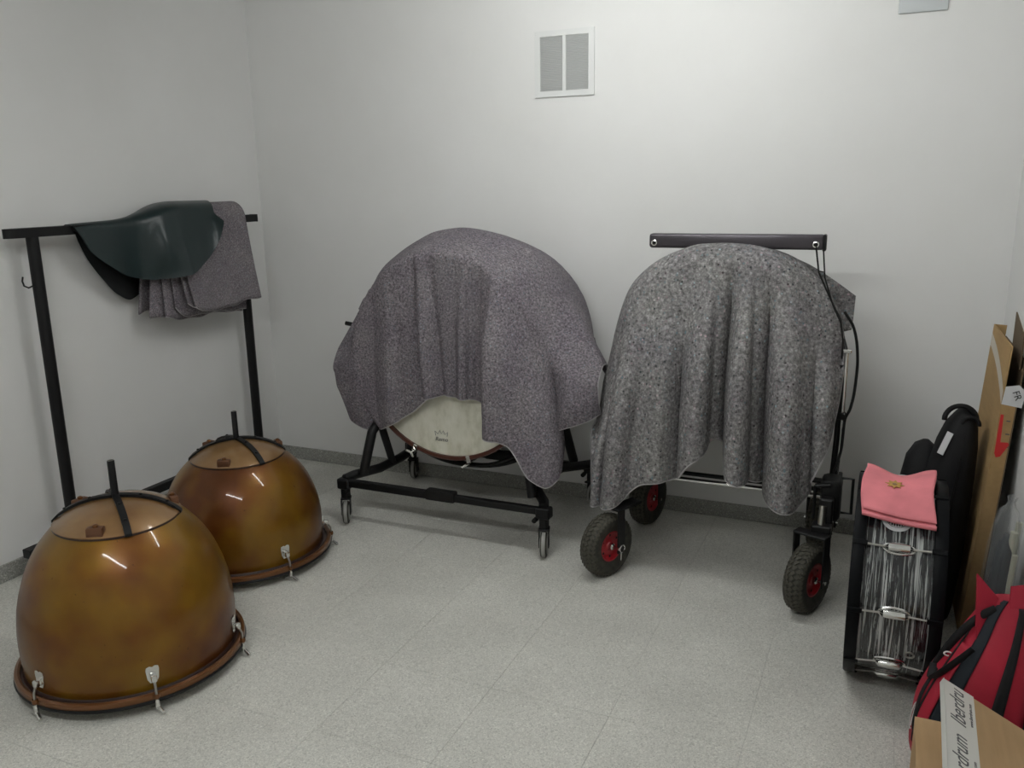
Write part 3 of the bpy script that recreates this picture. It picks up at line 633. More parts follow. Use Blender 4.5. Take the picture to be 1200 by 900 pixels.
# ------------------------------------------------------------------ wheeled frame under the second blanket
def cart():
    O = (-.6, 3.47, 0)
    t = thing('wheeled_frame', 'black and chrome instrument frame on red hubbed air tyres under a blanket', 'frame', O)
    # top rail: hollow dark bar with eyelets at both ends
    b = MB().box((-.578, 3.455, 1.360), (.675, .045, .058), bev=.012, seg=3).build('top_rail', 'bar_metal', t, off=O)
    for x in (-.893, -.272):
        MB().lathe([(.011, 0), (.012, .003), (.008, .004), (.006, .001)], 18, X=TR((x, 3.4325, 1.352), rx=PI/2)).build('eyelet', 'chrome', b, off=O)
        MB().lathe([(.0062, .0008), (0, .0008)], 14, X=TR((x, 3.4325, 1.352), rx=PI/2)).build('eyelet_hole_shade', 'hole_shade', b, off=O)  # flat disc, the depth of the eyelet painted as dark shade
    MB().box((-.242, 3.455, 1.358), (.012, .05, .062), bev=.004, seg=2).build('end_cap', 'black_plastic', b, off=O)
    # hoop that carries the cloth, and its rear twin
    for y in (3.42, 3.60):
        MB().tube([(-.62+.385*math.cos(a), y, .86+.385*math.sin(a)) for a in np.linspace(-.3, PI+.3, 41)], .012, 10).build('support_hoop', 'black_metal', t, off=O)
    for s in (-1, 1): MB().tube([(-.62+s*.12, 3.455, 1.335), (-.62+s*.12, 3.455, 1.27)], .010, 10).build('hanger', 'black_metal', t, off=O)
    # posts: chrome tube with a black lower half, slightly cranked at the base
    for sx, x in ((1, -.135), (-1, -1.02)):
        pts = [(x-sx*.02, 3.40, .40), (x-sx*.005, 3.405, .47), (x, 3.42, .60), (x, 3.42, .95)]
        p = MB().tube(pts, .0085, 12).build('post', 'chrome', t, off=O)
        MB().tube([(a-.016*sx, b_+.0, c) for a, b_, c in pts[:3]]+[(x-sx*.014, 3.42, .90)], .009, 10).build('post_sleeve', 'black_metal', p, off=O)
        MB().box((x, 3.42, .955), (.035, .03, .014), bev=.003).build('post_clamp', 'chrome', p, off=O)
        MB().box((x-sx*.012, 3.42, .70), (.05, .03, .03), bev=.005).build('post_joint', 'black_plastic', p, off=O)
        MB().tube([(x, 3.42, .95), (x-sx*.02, 3.47, 1.0)], .007, 8).build('post_arm', 'black_metal', p, off=O)
    # cross tubes
    MB().tube([(-1.02, 3.50, .334), (-.17, 3.50, .334)], .0105, 12).build('cross_tube', 'chrome', t, off=O, label='chrome cross tube')
    MB().tube([(-1.02, 3.515, .358), (-.17, 3.515, .358)], .0095, 12).build('cross_tube', 'black_metal', t, off=O)
    # bases: bracket, gearbox shaped head and fork for each wheel
    def wheel(x, y, yaw, cam_side):
        X = TR((x, y, .130), rz=yaw)         # wheel axle is local x
        R = .130
        tp = [(.062, -.030), (.080, -.036), (.100, -.040), (.116, -.037), (.126, -.024), (R-.001, -.008), (R-.001, .008), (.126, .024), (.116, .037), (.100, .040), (.080, .036), (.062, .030)]
        wl = MB().lathe(tp, 48, X=X @ TR(ry=PI/2)).build('wheel', 'rubber', t, off=O, auto=50)
        tr = MB()
        for k in range(40):
            for row, (rr, xx) in enumerate(((.1285, 0), (.1255, .017), (.1255, -.017), (.118, .031), (.118, -.031))):
                a = 2*PI*(k+.5*(row % 2))/40; tilt = [0, .45, -.45, 1.0, -1.0][row]
                tr.box((0, 0, 0), (.017, .0125, .009), X=X @ TR(rx=a) @ TR((xx, 0, rr), ry=tilt) @ TR(rz=.78))
        p = tr.build('tread', 'tread_rubber', wl, off=O, smooth=False); p['kind'] = 'stuff'
        for s in (-1, 1):
            hb = MB().lathe([(.0, s*.022), (.018, s*.024), (.022, s*.018), (.040, s*.015), (.052, s*.020), (.060, s*.031), (.065, s*.031), (.066, s*.02)], 36, X=X @ TR(ry=PI/2)).build('hub', 'red_plastic', wl, off=O)
            MB().lathe([(.014, s*.022), (.014, s*.036), (.009, s*.040), (0, s*.040)], 16, X=X @ TR(ry=PI/2)).build('axle_nut', 'chrome', wl, off=O)
            for k in range(6):
                a = 2*PI*k/6; MB().lathe([(.0, s*.0198), (.0055, s*.0198)], 8, X=X @ TR(ry=PI/2) @ TR((.046*math.cos(a), .046*math.sin(a), 0))).build('hub_hole_shade', 'hole_shade', wl, off=O)  # flat discs on the hub, shade of openings put in as colour
        return X
    W = []
    for (x, y, yaw) in ((-1.000, 3.165, math.radians(-24)), (-.205, 3.150, math.radians(-22)), (-.985, 3.765, math.radians(-14)), (-.205, 3.765, math.radians(-8))):
        X = wheel(x, y, yaw, 0); W.append((x, y, yaw))
        s = 1 if yaw >= 0 else 1
        if x < -.9 and y < 3.3:
            fk = MB().box((.062, .02, .07), (.008, .042, .19), X=X, bev=.002).box((.03, .08, .160), (.06, .15, .012), X=X, bev=.002).build('fork', 'black_metal', t, off=O)
            MB().cyl(X @ Vector((-.05, 0, 0)), X @ Vector((.072, 0, 0)), .007, 12).build('axle', 'chrome', fk, off=O); continue
        fk = MB().box((.060, .015, .075), (.008, .045, .20), X=X, bev=.002).box((-.060, .015, .075), (.008, .045, .20), X=X, bev=.002).box((0, .015, .172), (.128, .05, .010), X=X, bev=.002)
        fk = fk.build('fork', 'black_metal', t, off=O)
        MB().cyl(X @ Vector((-.072, 0, 0)), X @ Vector((.072, 0, 0)), .007, 12).build('axle', 'chrome', fk, off=O)
    # ring pin on the front axle near the drum stand
    X = TR((-1.0, 3.165, .130), rz=math.radians(-24))
    MB().tube([X @ Vector((.0785+.002*math.cos(a)*0, .0+.015*math.cos(a)+.01, .002+.015*math.sin(a))) for a in np.linspace(0, 2*PI, 17)[:-1]], .0022, 6, closed=True).tube([X @ Vector((.078, .004, -.012)), X @ Vector((.080, .0, -.045))], .002, 6).build('ring_pin', 'chrome', t, off=O)
    for sx, x in ((1, -.15), (-1, -.99)):
        if sx < 0:
            MB().box((x, 3.36, .40), (.07, .09, .17), bev=.02, seg=2).build('leg_head', 'black_metal', t, off=O)
            MB().box((x, 3.555, .335), (.04, .40, .035), bev=.004).box((x, 3.745, .318), (.05, .06, .03), bev=.004).build('side_beam', 'black_metal', t, off=O)
            continue
        MB().box((x, 3.32, .40), (.075, .10, .17), bev=.02, seg=2).build('leg_head', 'black_metal', t, off=O)
        MB().box((x-sx*.01, 3.24, .375), (.05, .05, .10), bev=.006).box((x-sx*.02, 3.20, .318), (.07, .06, .03), bev=.005).build('leg_bracket', 'black_metal', t, off=O)
        MB().tube([(x-sx*.055, 3.26, .46), (x-sx*.055, 3.26, .33)], .006, 8).tube([(x-sx*.055, 3.26, .46), (x, 3.26, .47)], .009, 8).build('lever', 'black_metal', t, off=O)
        MB().tube([(x, 3.34, .475), (x+sx*.075, 3.34, .475), (x+sx*.075, 3.34, .335), (x+sx*.02, 3.34, .335)], .006, 8).build('guard_loop', 'black_metal', t, off=O)
        MB().tube([(x-sx*.02, 3.215, .40), (x-sx*.022, 3.195, .30)], .014, 12).build('lock_lever', 'steel' if sx > 0 else 'black_metal', t, off=O)
        MB().box((x, 3.555, .335), (.04, .47, .035), bev=.004).box((x, 3.745, .318), (.05, .06, .03), bev=.004).build('side_beam', 'black_metal', t, off=O)
    # damper cords and cable
    MB().tube([(-.272, 3.432, 1.352), (-.255, 3.425, 1.25), (-.205, 3.41, 1.15), (-.165, 3.39, 1.08), (-.150, 3.385, 1.00), (-.150, 3.39, .93)], .0035, 7).tube([(-.245, 3.432, 1.345), (-.232, 3.425, 1.23), (-.195, 3.40, 1.13), (-.160, 3.39, 1.06)], .003, 7).tube([(-.258, 3.425, 1.255), (-.234, 3.425, 1.25)], .0025, 6).build('cord', 'black_plastic', t, off=O)
    q = np.linspace(0, 1, 7); cp = [(-.155, 3.45, 1.10), (-.118, 3.45, 1.04), (-.100, 3.45, .96), (-.095, 3.45, .89), (-.098, 3.44, .80), (-.108, 3.43, .73), (-.125, 3.42, .68), (-.128, 3.40, .58), (-.150, 3.36, .48)]
    cpa = hermite(np.linspace(0, 1, len(cp)), np.array(cp), np.linspace(0, 1, 40)); MB().tube([tuple(p) for p in cpa], .0055, 8).build('cable', 'black_plastic', t, off=O)
cart()
# --- blanket over the wheeled frame
cr2 = [(-1.122, .62), (-1.112, .74), (-1.086, .853), (-1.050, 1.02), (-.996, 1.169), (-.889, 1.276), (-.79, 1.325), (-.70, 1.352), (-.60, 1.356), (-.52, 1.352), (-.44, 1.336), (-.354, 1.300), (-.262, 1.225), (-.200, 1.14), (-.165, 1.05), (-.145, .96)]
crest2 = [(k/15, x, 3.425 if .36 < k/15 < .70 else 3.46, z) for k, (x, z) in enumerate(cr2)]
us2 = [0, .05, .12, .25, .38, .46, .49, .54, .56, .59, .61, .66, .69, .73, .78, .82, .88, .96, 1]
h2 = [(-1.133, 3.36, .555), (-1.100, 3.27, .33), (-1.073, 3.225, .275), (-1.002, 3.215, .285), (-.831, 3.25, .407), (-.711, 3.26, .426), (-.664, 3.27, .508), (-.593, 3.28, .599), (-.571, 3.33, .537), (-.53, 3.33, .52), (-.506, 3.27, .474), (-.444, 3.26, .446), (-.404, 3.29, .42), (-.358, 3.25, .38), (-.291, 3.225, .369), (-.234, 3.25, .422), (-.186, 3.30, .566), (-.150, 3.38, .763), (-.142, 3.42, .90)]
hem2 = [(u, *h) for u, h in zip(us2, h2)]
sh2 = []
for k, (x, z) in enumerate(cr2):
    u = k/15; h = hermite(np.array(us2), np.array(h2), np.array([u]))[0]; c = np.array([x, 3.455, z])
    s = np.array([-.62+(x+.62)*.93, 3.355, z-.055]); alt = c*.6+h*.4; w_ = np.clip((abs(u-.48)-.26)/.16, 0, 1); s = s*(1-w_)+alt*w_
    sh2.append((u, *s))
folds2 = [(.505, .50, .030, .028, .10, .04, .55), (.568, .57, .018, .020, -.11, .05, 0), (.628, .628, .028, .026, .13, .04, .55), (.693, .695, .018, .020, -.11, .05, 0), (.765, .765, .032, .032, .080, .06, .3),
          (.40, .39, .035, .035, .060, .08, .3), (.445, .45, .02, .02, -.04, .10, 0), (.31, .27, .035, .04, .065, .08, .4), (.25, .19, .02, .025, -.05, .10, 0), (.19, .12, .03, .03, .03, .2, 0), (.87, .88, .03, .03, .03, .2, 0), (.825, .83, .015, .015, -.04, .12, 0)]
def clear_hoop(G, U, V):
    d = np.hypot(G[:, :, 0]+.62, G[:, :, 2]-.86); G[:, :, 1] = np.where(d < .405, np.minimum(G[:, :, 1], 3.398), G[:, :, 1])
drape('felt_blanket', 'fleecy grey felt blanket hanging over the wheeled frame from under its rail', 'felt2', None, (-.6, 3.45, .3), crest2, hem2, sh2, folds2, 3.72, lambda u: .62+.1*math.sin(8*u+1), seed=4, extra=clear_hoop)
fb = [o for o in bpy.data.objects if o.name.startswith('felt_blanket') and o.type == 'EMPTY'][-1]
# corner of the cloth sticking out past the post
ga = np.zeros((14, 16, 3))
for i in range(14):
    for j in range(16):
        u, v = i/13, j/15
        a = np.array([-.40, 3.50, 1.31])*(1-u)+np.array([-.122, 3.52, 1.150])*u; b_ = np.array([-.30, 3.52, .96])*(1-u)+np.array([-.128, 3.54, 1.02])*u
        p = a*(1-v)+b_*v; p[2] += .02*math.sin(PI*u)*(1-v); p[1] += .012*math.sin(7*u+4*v); ga[i, j] = p
MB().grid(ga).build('blanket_corner', 'felt2', fb, off=(-.6, 3.45, .3), auto=180, solid=.007)

# ------------------------------------------------------------------ small upright bass drum by the right wall
BX0, BX1, BY, BR = -.048, .212, 2.855, .325
def small_drum():
    O = ((BX0+BX1)/2, BY, 0); X = TR((0, BY, BR), ry=PI/2)      # lathe axis along +x
    t = thing('marching_bass_drum', 'bass drum in black and silver streaked wrap standing on its rim', 'drum', O)
    n, mm = 120, 13; Rs = BR-.022; V = []; F = []
    for i in range(mm):
        x = BX0+.018+(BX1-BX0-.036)*i/(mm-1)
        for k in range(n+1): a = 2*PI*k/n; V.append((x, BY+Rs*math.cos(a), BR+Rs*math.sin(a)))
    for i in range(mm-1):
        for k in range(n): F.append((i*(n+1)+k, i*(n+1)+k+1, (i+1)*(n+1)+k+1, (i+1)*(n+1)+k))
    sh = MB().add(V, F).build('shell', 'wrap', t, off=O)
    me = sh.data; uv = me.uv_layers.new(name='uv')
    for lp in me.loops:
        i, k = divmod(lp.vertex_index, n+1); uv.data[lp.index].uv = (i/(mm-1)*.26, k/n*2.0)
    for x0, x1, s in ((BX0, BX0+.036, -1), (BX1-.036, BX1, 1)):
        MB().lathe([(BR-.014, x0+.001), (BR-.002, x0), (BR, x0+.003), (BR, x1-.003), (BR-.002, x1), (BR-.014, x1-.001)], 96, X=X, closed=True).build('hoop', 'hoop_black', t, off=O)
        xm = x0+.012 if s < 0 else x1-.012
        MB().lathe([(0, xm), (BR-.03, xm), (BR-.016, xm-s*.004)], 72, X=X).build('drumhead', 'head_black', t, off=O)
    for k in range(10):
        a = math.radians(180-3+36*k); Y = TR((O[0], BY, BR)) @ TR(rx=a)    # local y is radial
        lg = MB().tube([(-.036, Rs+.010, 0), (-.028, Rs+.014, 0), (0, Rs+.015, 0), (.028, Rs+.014, 0), (.036, Rs+.010, 0)], [.006, .0125, .0135, .0125, .006], 14, X=Y).build('lug', 'chrome', t, off=O)
        MB().tube([(-.044*math.cos(b)*1.0, Rs+.003, .016*math.sin(b)) for b in np.linspace(0, 2*PI, 25)[:-1]], .004, 6, closed=True, X=Y).build('lug_plate', 'chrome', lg, off=O)
        for s in (-1, 1):
            xe = (BX1-BX0)/2-.004
            MB().tube([(s*.034, Rs+.012, 0), (s*(xe-.03), Rs+.018, 0)], .0032, 8, X=Y).build('tension_rod', 'steel', lg, off=O)
            MB().box((s*(xe-.018), Rs+.024, 0), (.042, .005, .016), X=Y, bev=.002).build('claw_hook', 'hoop_black', lg, off=O)
    # round badge and air vent on the shell
    Y = TR((.072, BY, BR)) @ TR(rx=math.radians(180-57)) @ TR((0, Rs+.0015, 0), rx=-PI/2)
    bd = MB().lathe([(.030, 0), (.042, 0), (.043, .001), (.042, .002), (.030, .002)], 40, X=Y, closed=True).lathe([(0, .0012), (.028, .0012)], 32, X=Y).build('badge', 'label_white', t, off=O)
    st = MB()
    for k in range(7):
        xx = -.021+.007*k; hh = math.sqrt(max(.027**2-xx**2, 1e-6)); st.box((xx, 0, .0016), (.0035, 2*hh*.92, .0008), X=Y)
    st.build('badge_stripes', 'ink_black', bd, off=O, smooth=False)
    Y = TR((.135, BY, BR)) @ TR(rx=math.radians(180+24)) @ TR((0, Rs+.001, 0), rx=-PI/2)
    MB().lathe([(.009, 0), (.015, 0), (.0145, .003), (.010, .003)], 24, X=Y, closed=True).build('air_vent', 'steel', t, off=O)
small_drum()

def pink_cloth():
    O = (.09, BY, 2*BR+.02); t = thing('pink_cloth', 'folded pink cloth with small gold motif lying over the bass drum', 'cloth', O)
    def S(u, v, lay):     # u across, v from rear (0) to front (1)
        x = -.032+.205*u + .006*math.sin(6*v+1)
        ph = math.radians(-14+(50-3*lay+4*u)*v)
        bow = .014*math.cos(2*PI*u)*(1-v)+.006*math.sin(5*u+2)*v
        R = BR+.006+.010*lay+bow*.8+.010*max(0, .35-v)*math.cos(2*PI*u)
        return (x, BY-R*math.sin(ph)*1.0, BR+R*math.cos(ph))
    for lay in (0, 1):
        G = np.array([[S(i/27, j/27, lay) for j in range(28)] for i in range(28)])
        c = MB().grid(G).build('cloth_layer', 'pink', t, off=O, auto=180, solid=.004)
    # fold that joins the layers at the front edge
    path = [((np.array(S(i/20, 1, 0))+np.array(S(i/20, 1, 1)))/2+np.array([0, -.003, -.002])) for i in range(21)]
    MB().tube([tuple(p) for p in path], .0065, 8).build('folded_edge', 'pink', t, off=O)
    # gold motif: small eight rayed badge
    c0 = np.array(S(.46, .50, 1)); ex = np.array(S(.48, .50, 1))-c0; ex /= np.linalg.norm(ex); ey = np.array(S(.46, .48, 1))-c0; ey /= np.linalg.norm(ey); ez = np.cross(ex, ey)
    if ez[2] < 0: ez = -ez
    poly = []
    for k in range(16): a = 2*PI*k/16; r = .028 if k % 2 == 0 else .015; poly.append((r*math.cos(a), r*math.sin(a)))
    Xm = Matrix(((*[ex[0], ey[0], ez[0]], c0[0]+ez[0]*.005), (*[ex[1], ey[1], ez[1]], c0[1]+ez[1]*.005), (*[ex[2], ey[2], ez[2]], c0[2]+ez[2]*.005), (0, 0, 0, 1)))
    mo = MB().prism(poly, .0012, X=Xm).build('gold_motif', 'gold', t, off=O, smooth=False)
    MB().lathe([(.0, .0022), (.006, .0018), (.008, .001)], 12, X=Xm).build('motif_centre', 'cap', mo, off=O)
pink_cloth()

# ------------------------------------------------------------------ things along the right wall
def card_panel(mb, X, w_, h, th): mb.box((0, 0, 0), (w_, th, h), X=X)
def tall_box():
    O = (.35, 3.30, 0); t = thing('flat_carton', 'tall flat brown cardboard carton leaning against the right wall', 'carton', O)
    lean = math.radians(3.3); X = TR((.303, 3.62, .004), rz=.023) @ TR((0, -3.62, 0), ry=lean); Xi = X
    Y0, Y1, H, TH, e = 3.15, 3.62, 1.05, .047, .004
    MB().box((e/2, (Y0+Y1)/2, H/2), (e, Y1-Y0, H), X=X).build('broad_panel', 'cardboard_old', t, off=O, smooth=False)
    MB().box((TH-e/2, (Y0+Y1)/2, H/2-.02), (e, Y1-Y0, H-.04), X=X).build('back_panel', 'card_shade', t, off=O, smooth=False)  # shade inside the open carton is put into the panel colour
    MB().box((TH/2, Y0+e/2, H/2-.075), (TH-2*e, e, H-.15), X=X).build('end_panel', 'cardboard_old', t, off=O, smooth=False)
    MB().box((TH/2, Y1-e/2, H/2), (TH-2*e, e, H), X=X).build('end_panel', 'cardboard_old', t, off=O, smooth=False)
    MB().box((TH/2, (Y0+Y1)/2, e/2), (TH-2*e, Y1-Y0-2*e, e), X=X).build('bottom_panel', 'cardboard_old', t, off=O, smooth=False)
    MB().box((0, 0, .06), (.004, .20, .12), X=X @ TR((TH-.012, Y0+.11, H-.05), ry=math.radians(-5), rx=math.radians(14))).build('open_flap', 'card_shade', t, off=O, smooth=False)  # flap coloured dark to carry the shade beneath it
    # curved strip of milky tape across the broad panel, end label and red mark
    bp = [o for o in t.children if o.name.startswith('broad_panel')][0]
    pts = [(Y1-.01, .995), (3.54, .985), (3.46, .972), (3.38, .955), (3.30, .932), (3.22, .905), (3.154, .875)]
    V = []; F = []
    for k, (y, z) in enumerate(pts): V += [X @ Vector((-.0006, y, z-.022)), X @ Vector((-.0006, y, z+.022))]
    for k in range(len(pts)-1): F.append((2*k, 2*k+1, 2*k+3, 2*k+2))
    MB().add(V, F).build('tape_strip', 'tape_clear', bp, off=O, smooth=False, solid=.0004)
    MB().prism([(-.030, -.030), (.030, -.036), (.034, .02), (.012, .040), (-.026, .030)], .0006, X=X @ TR((.030, Y0-.0002, .885)) @ TR(rx=PI/2)).build('end_label', 'label_white', t, off=O, smooth=False)
    text_mesh('label_print', 'FR', .030, 'ink_black', t, Matrix.Translation((-O[0], -O[1], 0)) @ X @ TR((.032, Y0-.0012, .885), rx=PI/2) @ TR(rz=-1.1), align='CENTER')
    MB().prism([(0, .105), (.009, .105), (.014, .01), (.036, .012), (.040, .004), (.020, -.040), (.008, -.044), (.002, -.03)], .0006, X=X @ TR((.004, Y0-.0004, .715)) @ TR(rx=PI/2)).build('red_arrow', 'red_print', t, off=O, smooth=False)
    tm = MB()
    for k in range(3): tm.box((.030+.004*k, Y0-.0005, .80-.045*k), (.012, .0006, .004), X=X)
    tm.build('small_print', 'ink', t, off=O, smooth=False)
tall_box()

def blob(cx, cy, zs, sx, sy, ex, nth=56, lean=None, p=3.2):
    """rounded bag body: rings at heights zs with half sizes sx, sy and centre shifts ex"""
    G = []
    for z, a, b, (dx, dy) in zip(zs, sx, sy, ex):
        ring = []
        for k in range(nth):
            th = 2*PI*k/nth; c, s = math.cos(th), math.sin(th)
            ring.append((cx+dx+a*math.copysign(abs(c)**(2/p), c), cy+dy+b*math.copysign(abs(s)**(2/p), s), z))
        G.append(ring)
    return np.array(G)
def blob_mesh(G):
    mb = MB().grid(G, wrap=True); n = G.shape[1]; mb.f += [tuple(range(n-1, -1, -1)), tuple((len(G)-1)*n+k for k in range(n))]; return mb
def patch(G, k0, k1, i0, i1, off=.003):
    n = G.shape[1]; idx = [k % n for k in range(k0, k1+1)]; P = G[i0:i1+1][:, idx].copy(); c = G[i0:i1+1].mean(1, keepdims=True)
    d = P-c; d[:, :, 2] *= .2; d /= np.maximum(np.linalg.norm(d, axis=2, keepdims=True), 1e-6); return P+d*off

def black_bag():
    O = (.215, 3.30, 0); t = thing('black_bag', 'black zipped bag with white tag and top handle behind the bass drum', 'bag', O)
    z = [0, .01, .05, .2, .4, .55, .66, .73, .78, .805]
    G = blob(.215, 3.34, z, [.07, .088, .094, .094, .088, .078, .066, .052, .03, .010], [.10, .135, .142, .145, .142, .135, .12, .09, .05, .015],
             [(-.012, 0), (-.012, 0), (-.01, 0), (.002, 0), (.018, 0), (.032, 0), (.044, -.01), (.052, -.02), (.06, -.03), (.062, -.035)], p=2.8)
    body = blob_mesh(G).build('bag_body', 'black_fabric', t, off=O, auto=60)
    G2 = blob(.150, 3.44, [0, .01, .06, .25, .45, .56, .61, .63], [.05, .07, .075, .075, .068, .055, .035, .012], [.08, .11, .12, .12, .11, .09, .05, .015], [(-.005, 0)]*4+[(.0, 0), (.005, 0), (.01, 0), (.014, 0)], p=2.6)
    blob_mesh(G2).build('side_pocket', 'black_fabric', t, off=O, auto=60)
    MB().tube(arc((.258, 3.27, .762), .050, 185, -5, 16), .009, 8).build('carry_handle', 'black_fabric', t, off=O)
    MB().tube(arc((.290, 3.25, .752), .026, 185, -5, 12), .007, 8).build('hanging_loop', 'black_fabric', t, off=O)
    MB().tube([(.275, 3.228, .72), (.262, 3.203, .60), (.24, 3.196, .40), (.22, 3.194, .15)], .004, 6).build('zip', 'black_plastic', body, off=O)
    MB().box((0, 0, 0), (.022, .002, .085), X=TR((.215, 3.222, .685), ry=math.radians(16), rz=-.45, rx=-.15), bev=.0006).build('tag', 'label_white', t, off=O)
black_bag()

def wrapped_bundle():
    O = (.375, 2.79, 0); t = thing('wrapped_bundle', 'dark bundle and cream tubes in clear plastic film against the right wall', 'bundle', O)
    sx = math.tan(math.radians(3.0))
    P = lambda x, y, z: (x+sx*z, y, z)
    G = blob(.350, 2.79, [.0, .02, .2, .4, .50, .54], [.022, .026, .028, .026, .02, .008], [.04, .06, .065, .06, .045, .02], [(sx*z, 0) for z in (0, .02, .2, .4, .5, .54)], p=2.4)
    blob_mesh(G).build('dark_roll', 'navy_fabric', t, off=O, auto=60)
    for (x, y, r, h) in ((.375, 2.765, .011, .56), (.388, 2.80, .009, .58), (.382, 2.735, .008, .50)):
        MB().tube([P(x-.012, y, .004), P(x-.012, y, h)], r, 12).build('cream_tube', 'cream_tube', t, off=O)
    zz = [.0, .02, .15, .3, .45, .53, .57, .585, .60, .615]
    zz = [z_*1.08 for z_ in zz]
    G = blob(.350, 2.785, zz, [.036, .043, .045, .044, .04, .034, .024, .014, .008, .012], [.07, .085, .09, .088, .08, .06, .035, .015, .009, .016], [(sx*z-.006, 0) for z in zz], p=2.4)
    rr = np.random.default_rng(3).normal(0, .0022, G.shape); G = G+rr
    MB().grid(G, wrap=True).build('plastic_film', 'film', t, off=O, auto=180)
    MB().tube([P(.325, 2.70, .355), P(.350, 2.692, .347), P(.385, 2.70, .352)], .003, 6).build('elastic_band', 'black_plastic', t, off=O)
wrapped_bundle()

def red_bag():
    O = (.285, 2.42, 0); t = thing('sports_bag', 'red and black sports bag with dark straps behind the taped carton', 'bag', O)
    zz = [0, .008, .04, .10, .17, .24, .31, .37, .42, .46, .485, .495]
    sxs = [.09, .122, .138, .142, .138, .126, .110, .094, .080, .068, .052, .03]
    sys_ = [.10, .14, .155, .158, .152, .142, .128, .110, .090, .070, .048, .025]
    ex = [(0, 0), (0, 0), (0, 0), (0, .0), (.003, .004), (.014, .01), (.030, .018), (.046, .026), (.060, .036), (.070, .046), (.078, .054), (.080, .058)]
    G0 = blob(.286, 2.385, zz, sxs, [q_*.93 for q_ in sys_], ex, nth=96, p=2.7)
    # denser rings
    q = np.linspace(0, 1, 46); L = np.linspace(0, 1, len(zz)); G = hermite(L, G0, q)
    rg = np.random.default_rng(5)
    for k in range(5):
        f = rg.integers(2, 6); G[:, :, :2] += (G[:, :, :2]-G[:, :, :2].mean(1, keepdims=True))*(.012*np.sin(f*np.linspace(0, 2*PI, 96)+rg.uniform(0, 6)+7*q[:, None]*rg.uniform(-1, 1)))[:, :, None]
    body = blob_mesh(G).build('bag_body', 'red_fabric', t, off=O, auto=60)
    n = 96
    def pt(name, m, k0, k1, i0, i1, off, parent=t): return MB().grid(patch(G, k0, k1, i0, i1, off)).build(name, m, parent, off=O, auto=60, solid=.002)
    pt('navy_panel', 'navy_fabric', 60, 66, 6, 45, .004); pt('black_stripe', 'black_fabric', 73, 76, 6, 42, .004); pt('black_stripe', 'black_fabric', 54, 55, 12, 40, .008); pt('navy_panel', 'navy_fabric', 83, 94, 4, 44, .004)
    pt('pocket', 'red_fabric', 50, 60, 10, 30, .007)
    # straps
    def sm(p): p = np.array(p); return [tuple(q_) for q_ in hermite(np.linspace(0, 1, len(p)), p, np.linspace(0, 1, 22))]
    def surf(k, i, off=.012):
        p = patch(G, int(k), int(k), int(i), int(i), off)[0, 0]; return tuple(p)
    MB().tube(sm([surf(50, 24, .008), surf(52, 29, .02), surf(55, 34, .022), surf(59, 38, .016), surf(62, 40, .008)]), .007, 8, flat=(1.6, .5)).build('strap', 'black_fabric', t, off=O)
    MB().tube(sm([surf(50, 24, .010), surf(54, 23, .02), surf(58, 26, .02), surf(62, 30, .010)]), .008, 8, flat=(1.6, .6)).build('strap', 'black_fabric', t, off=O)
    MB().tube(sm([surf(52, 24, .010), surf(53, 19, .013), surf(55, 15, .013), surf(58, 14, .009)]), .004, 8, flat=(1.6, .6)).build('strap', 'black_fabric', t, off=O)
    # top flaps: red points rising from the mouth
    V = [(.275, 2.345, .40), (.345, 2.36, .42), (.268, 2.41, .565), (.325, 2.415, .50)]
    MB().add(V, [(0, 1, 3, 2)]).build('top_flap', 'red_fabric', t, off=O, solid=.006, smooth=False)
    V = [(.345, 2.36, .42), (.41, 2.38, .42), (.402, 2.44, .545), (.352, 2.43, .535)]
    MB().add(V, [(0, 1, 2, 3)]).build('top_flap', 'red_fabric', t, off=O, solid=.006, smooth=False)
    # printed marks
    c = np.array(surf(53, 27, .012)); MB().tube([tuple(c+np.array([.010*math.cos(a), .0, .006*math.sin(a)])) for a in np.linspace(0, 2*PI, 14)[:-1]], .0022, 6, closed=True).build('white_mark', 'logo_white', t, off=O)
    c = [np.array(surf(52, i, .012)) for i in (12, 19)]; a_, b_ = c; d = (b_-a_)/np.linalg.norm(b_-a_); sd = np.array([.55, -.83, 0])
    MB().tube([tuple((a_+b_)/2+d*.040*math.cos(q_)+sd*.010*math.sin(q_)) for q_ in np.linspace(0, 2*PI, 28)[:-1]], .0018, 6, closed=True).tube([tuple(a_*.75+b_*.25), tuple(a_*.25+b_*.75)], .003, 6).build('oval_emblem', 'logo_white', t, off=O)
red_bag()

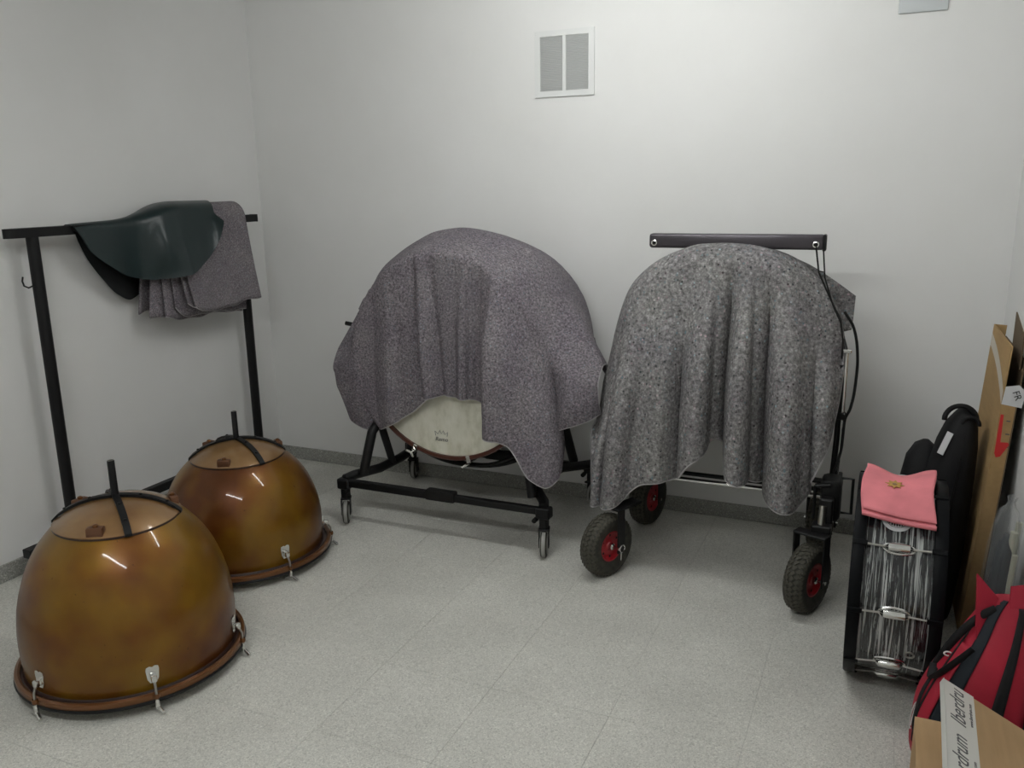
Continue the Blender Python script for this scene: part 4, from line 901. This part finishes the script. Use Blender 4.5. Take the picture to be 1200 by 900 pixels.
def taped_box():
    O = (.278, 1.95, 0); t = thing('taped_carton', 'tan cardboard carton with printed white tape on its raised flap', 'carton', O)
    x0, x1, y0, y1, H, e = .140, .412, 1.74, 2.17, .25, .004
    MB().box(((x0+x1)/2, (y0+y1)/2, e/2+.001), (x1-x0, y1-y0, e)).build('bottom_panel', 'cardboard', t, off=O, smooth=False)
    for nm, c, d in (('side_panel', (x0+e/2, (y0+y1)/2, H/2), (e, y1-y0, H)), ('side_panel', (x1-e/2, (y0+y1)/2, H/2), (e, y1-y0, H)), ('end_panel', ((x0+x1)/2, y0+e/2, H/2), (x1-x0-2*e, e, H)), ('end_panel', ((x0+x1)/2, y1-e/2, H/2), (x1-x0-2*e, e, H))):
        MB().box(c, d).build(nm, 'cardboard', t, off=O, smooth=False)
    MB().box(((x0+x0+.155)/2, (y0+y1)/2, H+e/2), (.155, y1-y0, e)).build('flap', 'cardboard', t, off=O, smooth=False)
    L = .247; ang = math.atan2(.11, .22); X = TR((x1, (y0+y1)/2, H+.006), ry=ang) @ TR(rz=math.radians(-1.5))           # hinged on the wall side
    fl = MB().box((-L/2, .006, 0), (L, y1-y0, e), X=X).build('raised_flap', 'cardboard', t, off=O, smooth=False)
    TW = .078; yl = (y1-y0)
    tp = MB().box((-L+TW/2-.001, .008, e/2+.0006), (TW, yl+.006, .0006), X=X).build('tape', 'tape', fl, off=O, smooth=False)
    MB().box((-L-.0012, .008, -.004), (.0006, yl+.006, .018), X=X).build('tape_overhang', 'tape', fl, off=O, smooth=False)
    Z = Matrix.Translation((-O[0], -O[1], 0)) @ X
    yb = .008+yl/2
    for k, (txt, y) in enumerate((('Iberdru', yb-.170), ('Iberdrum', yb-.408))):
        text_mesh('tape_print', txt, .054, 'ink', tp, Z @ TR((-L+.050, y, e/2+.0012), rz=PI/2), shear=.25, xs=.95)
        text_mesh('tape_small_print', 'www.iberdrum.com', .0125, 'ink', tp, Z @ TR((-L+.069, y+.024, e/2+.0012), rz=PI/2), xs=1.0)
taped_box()
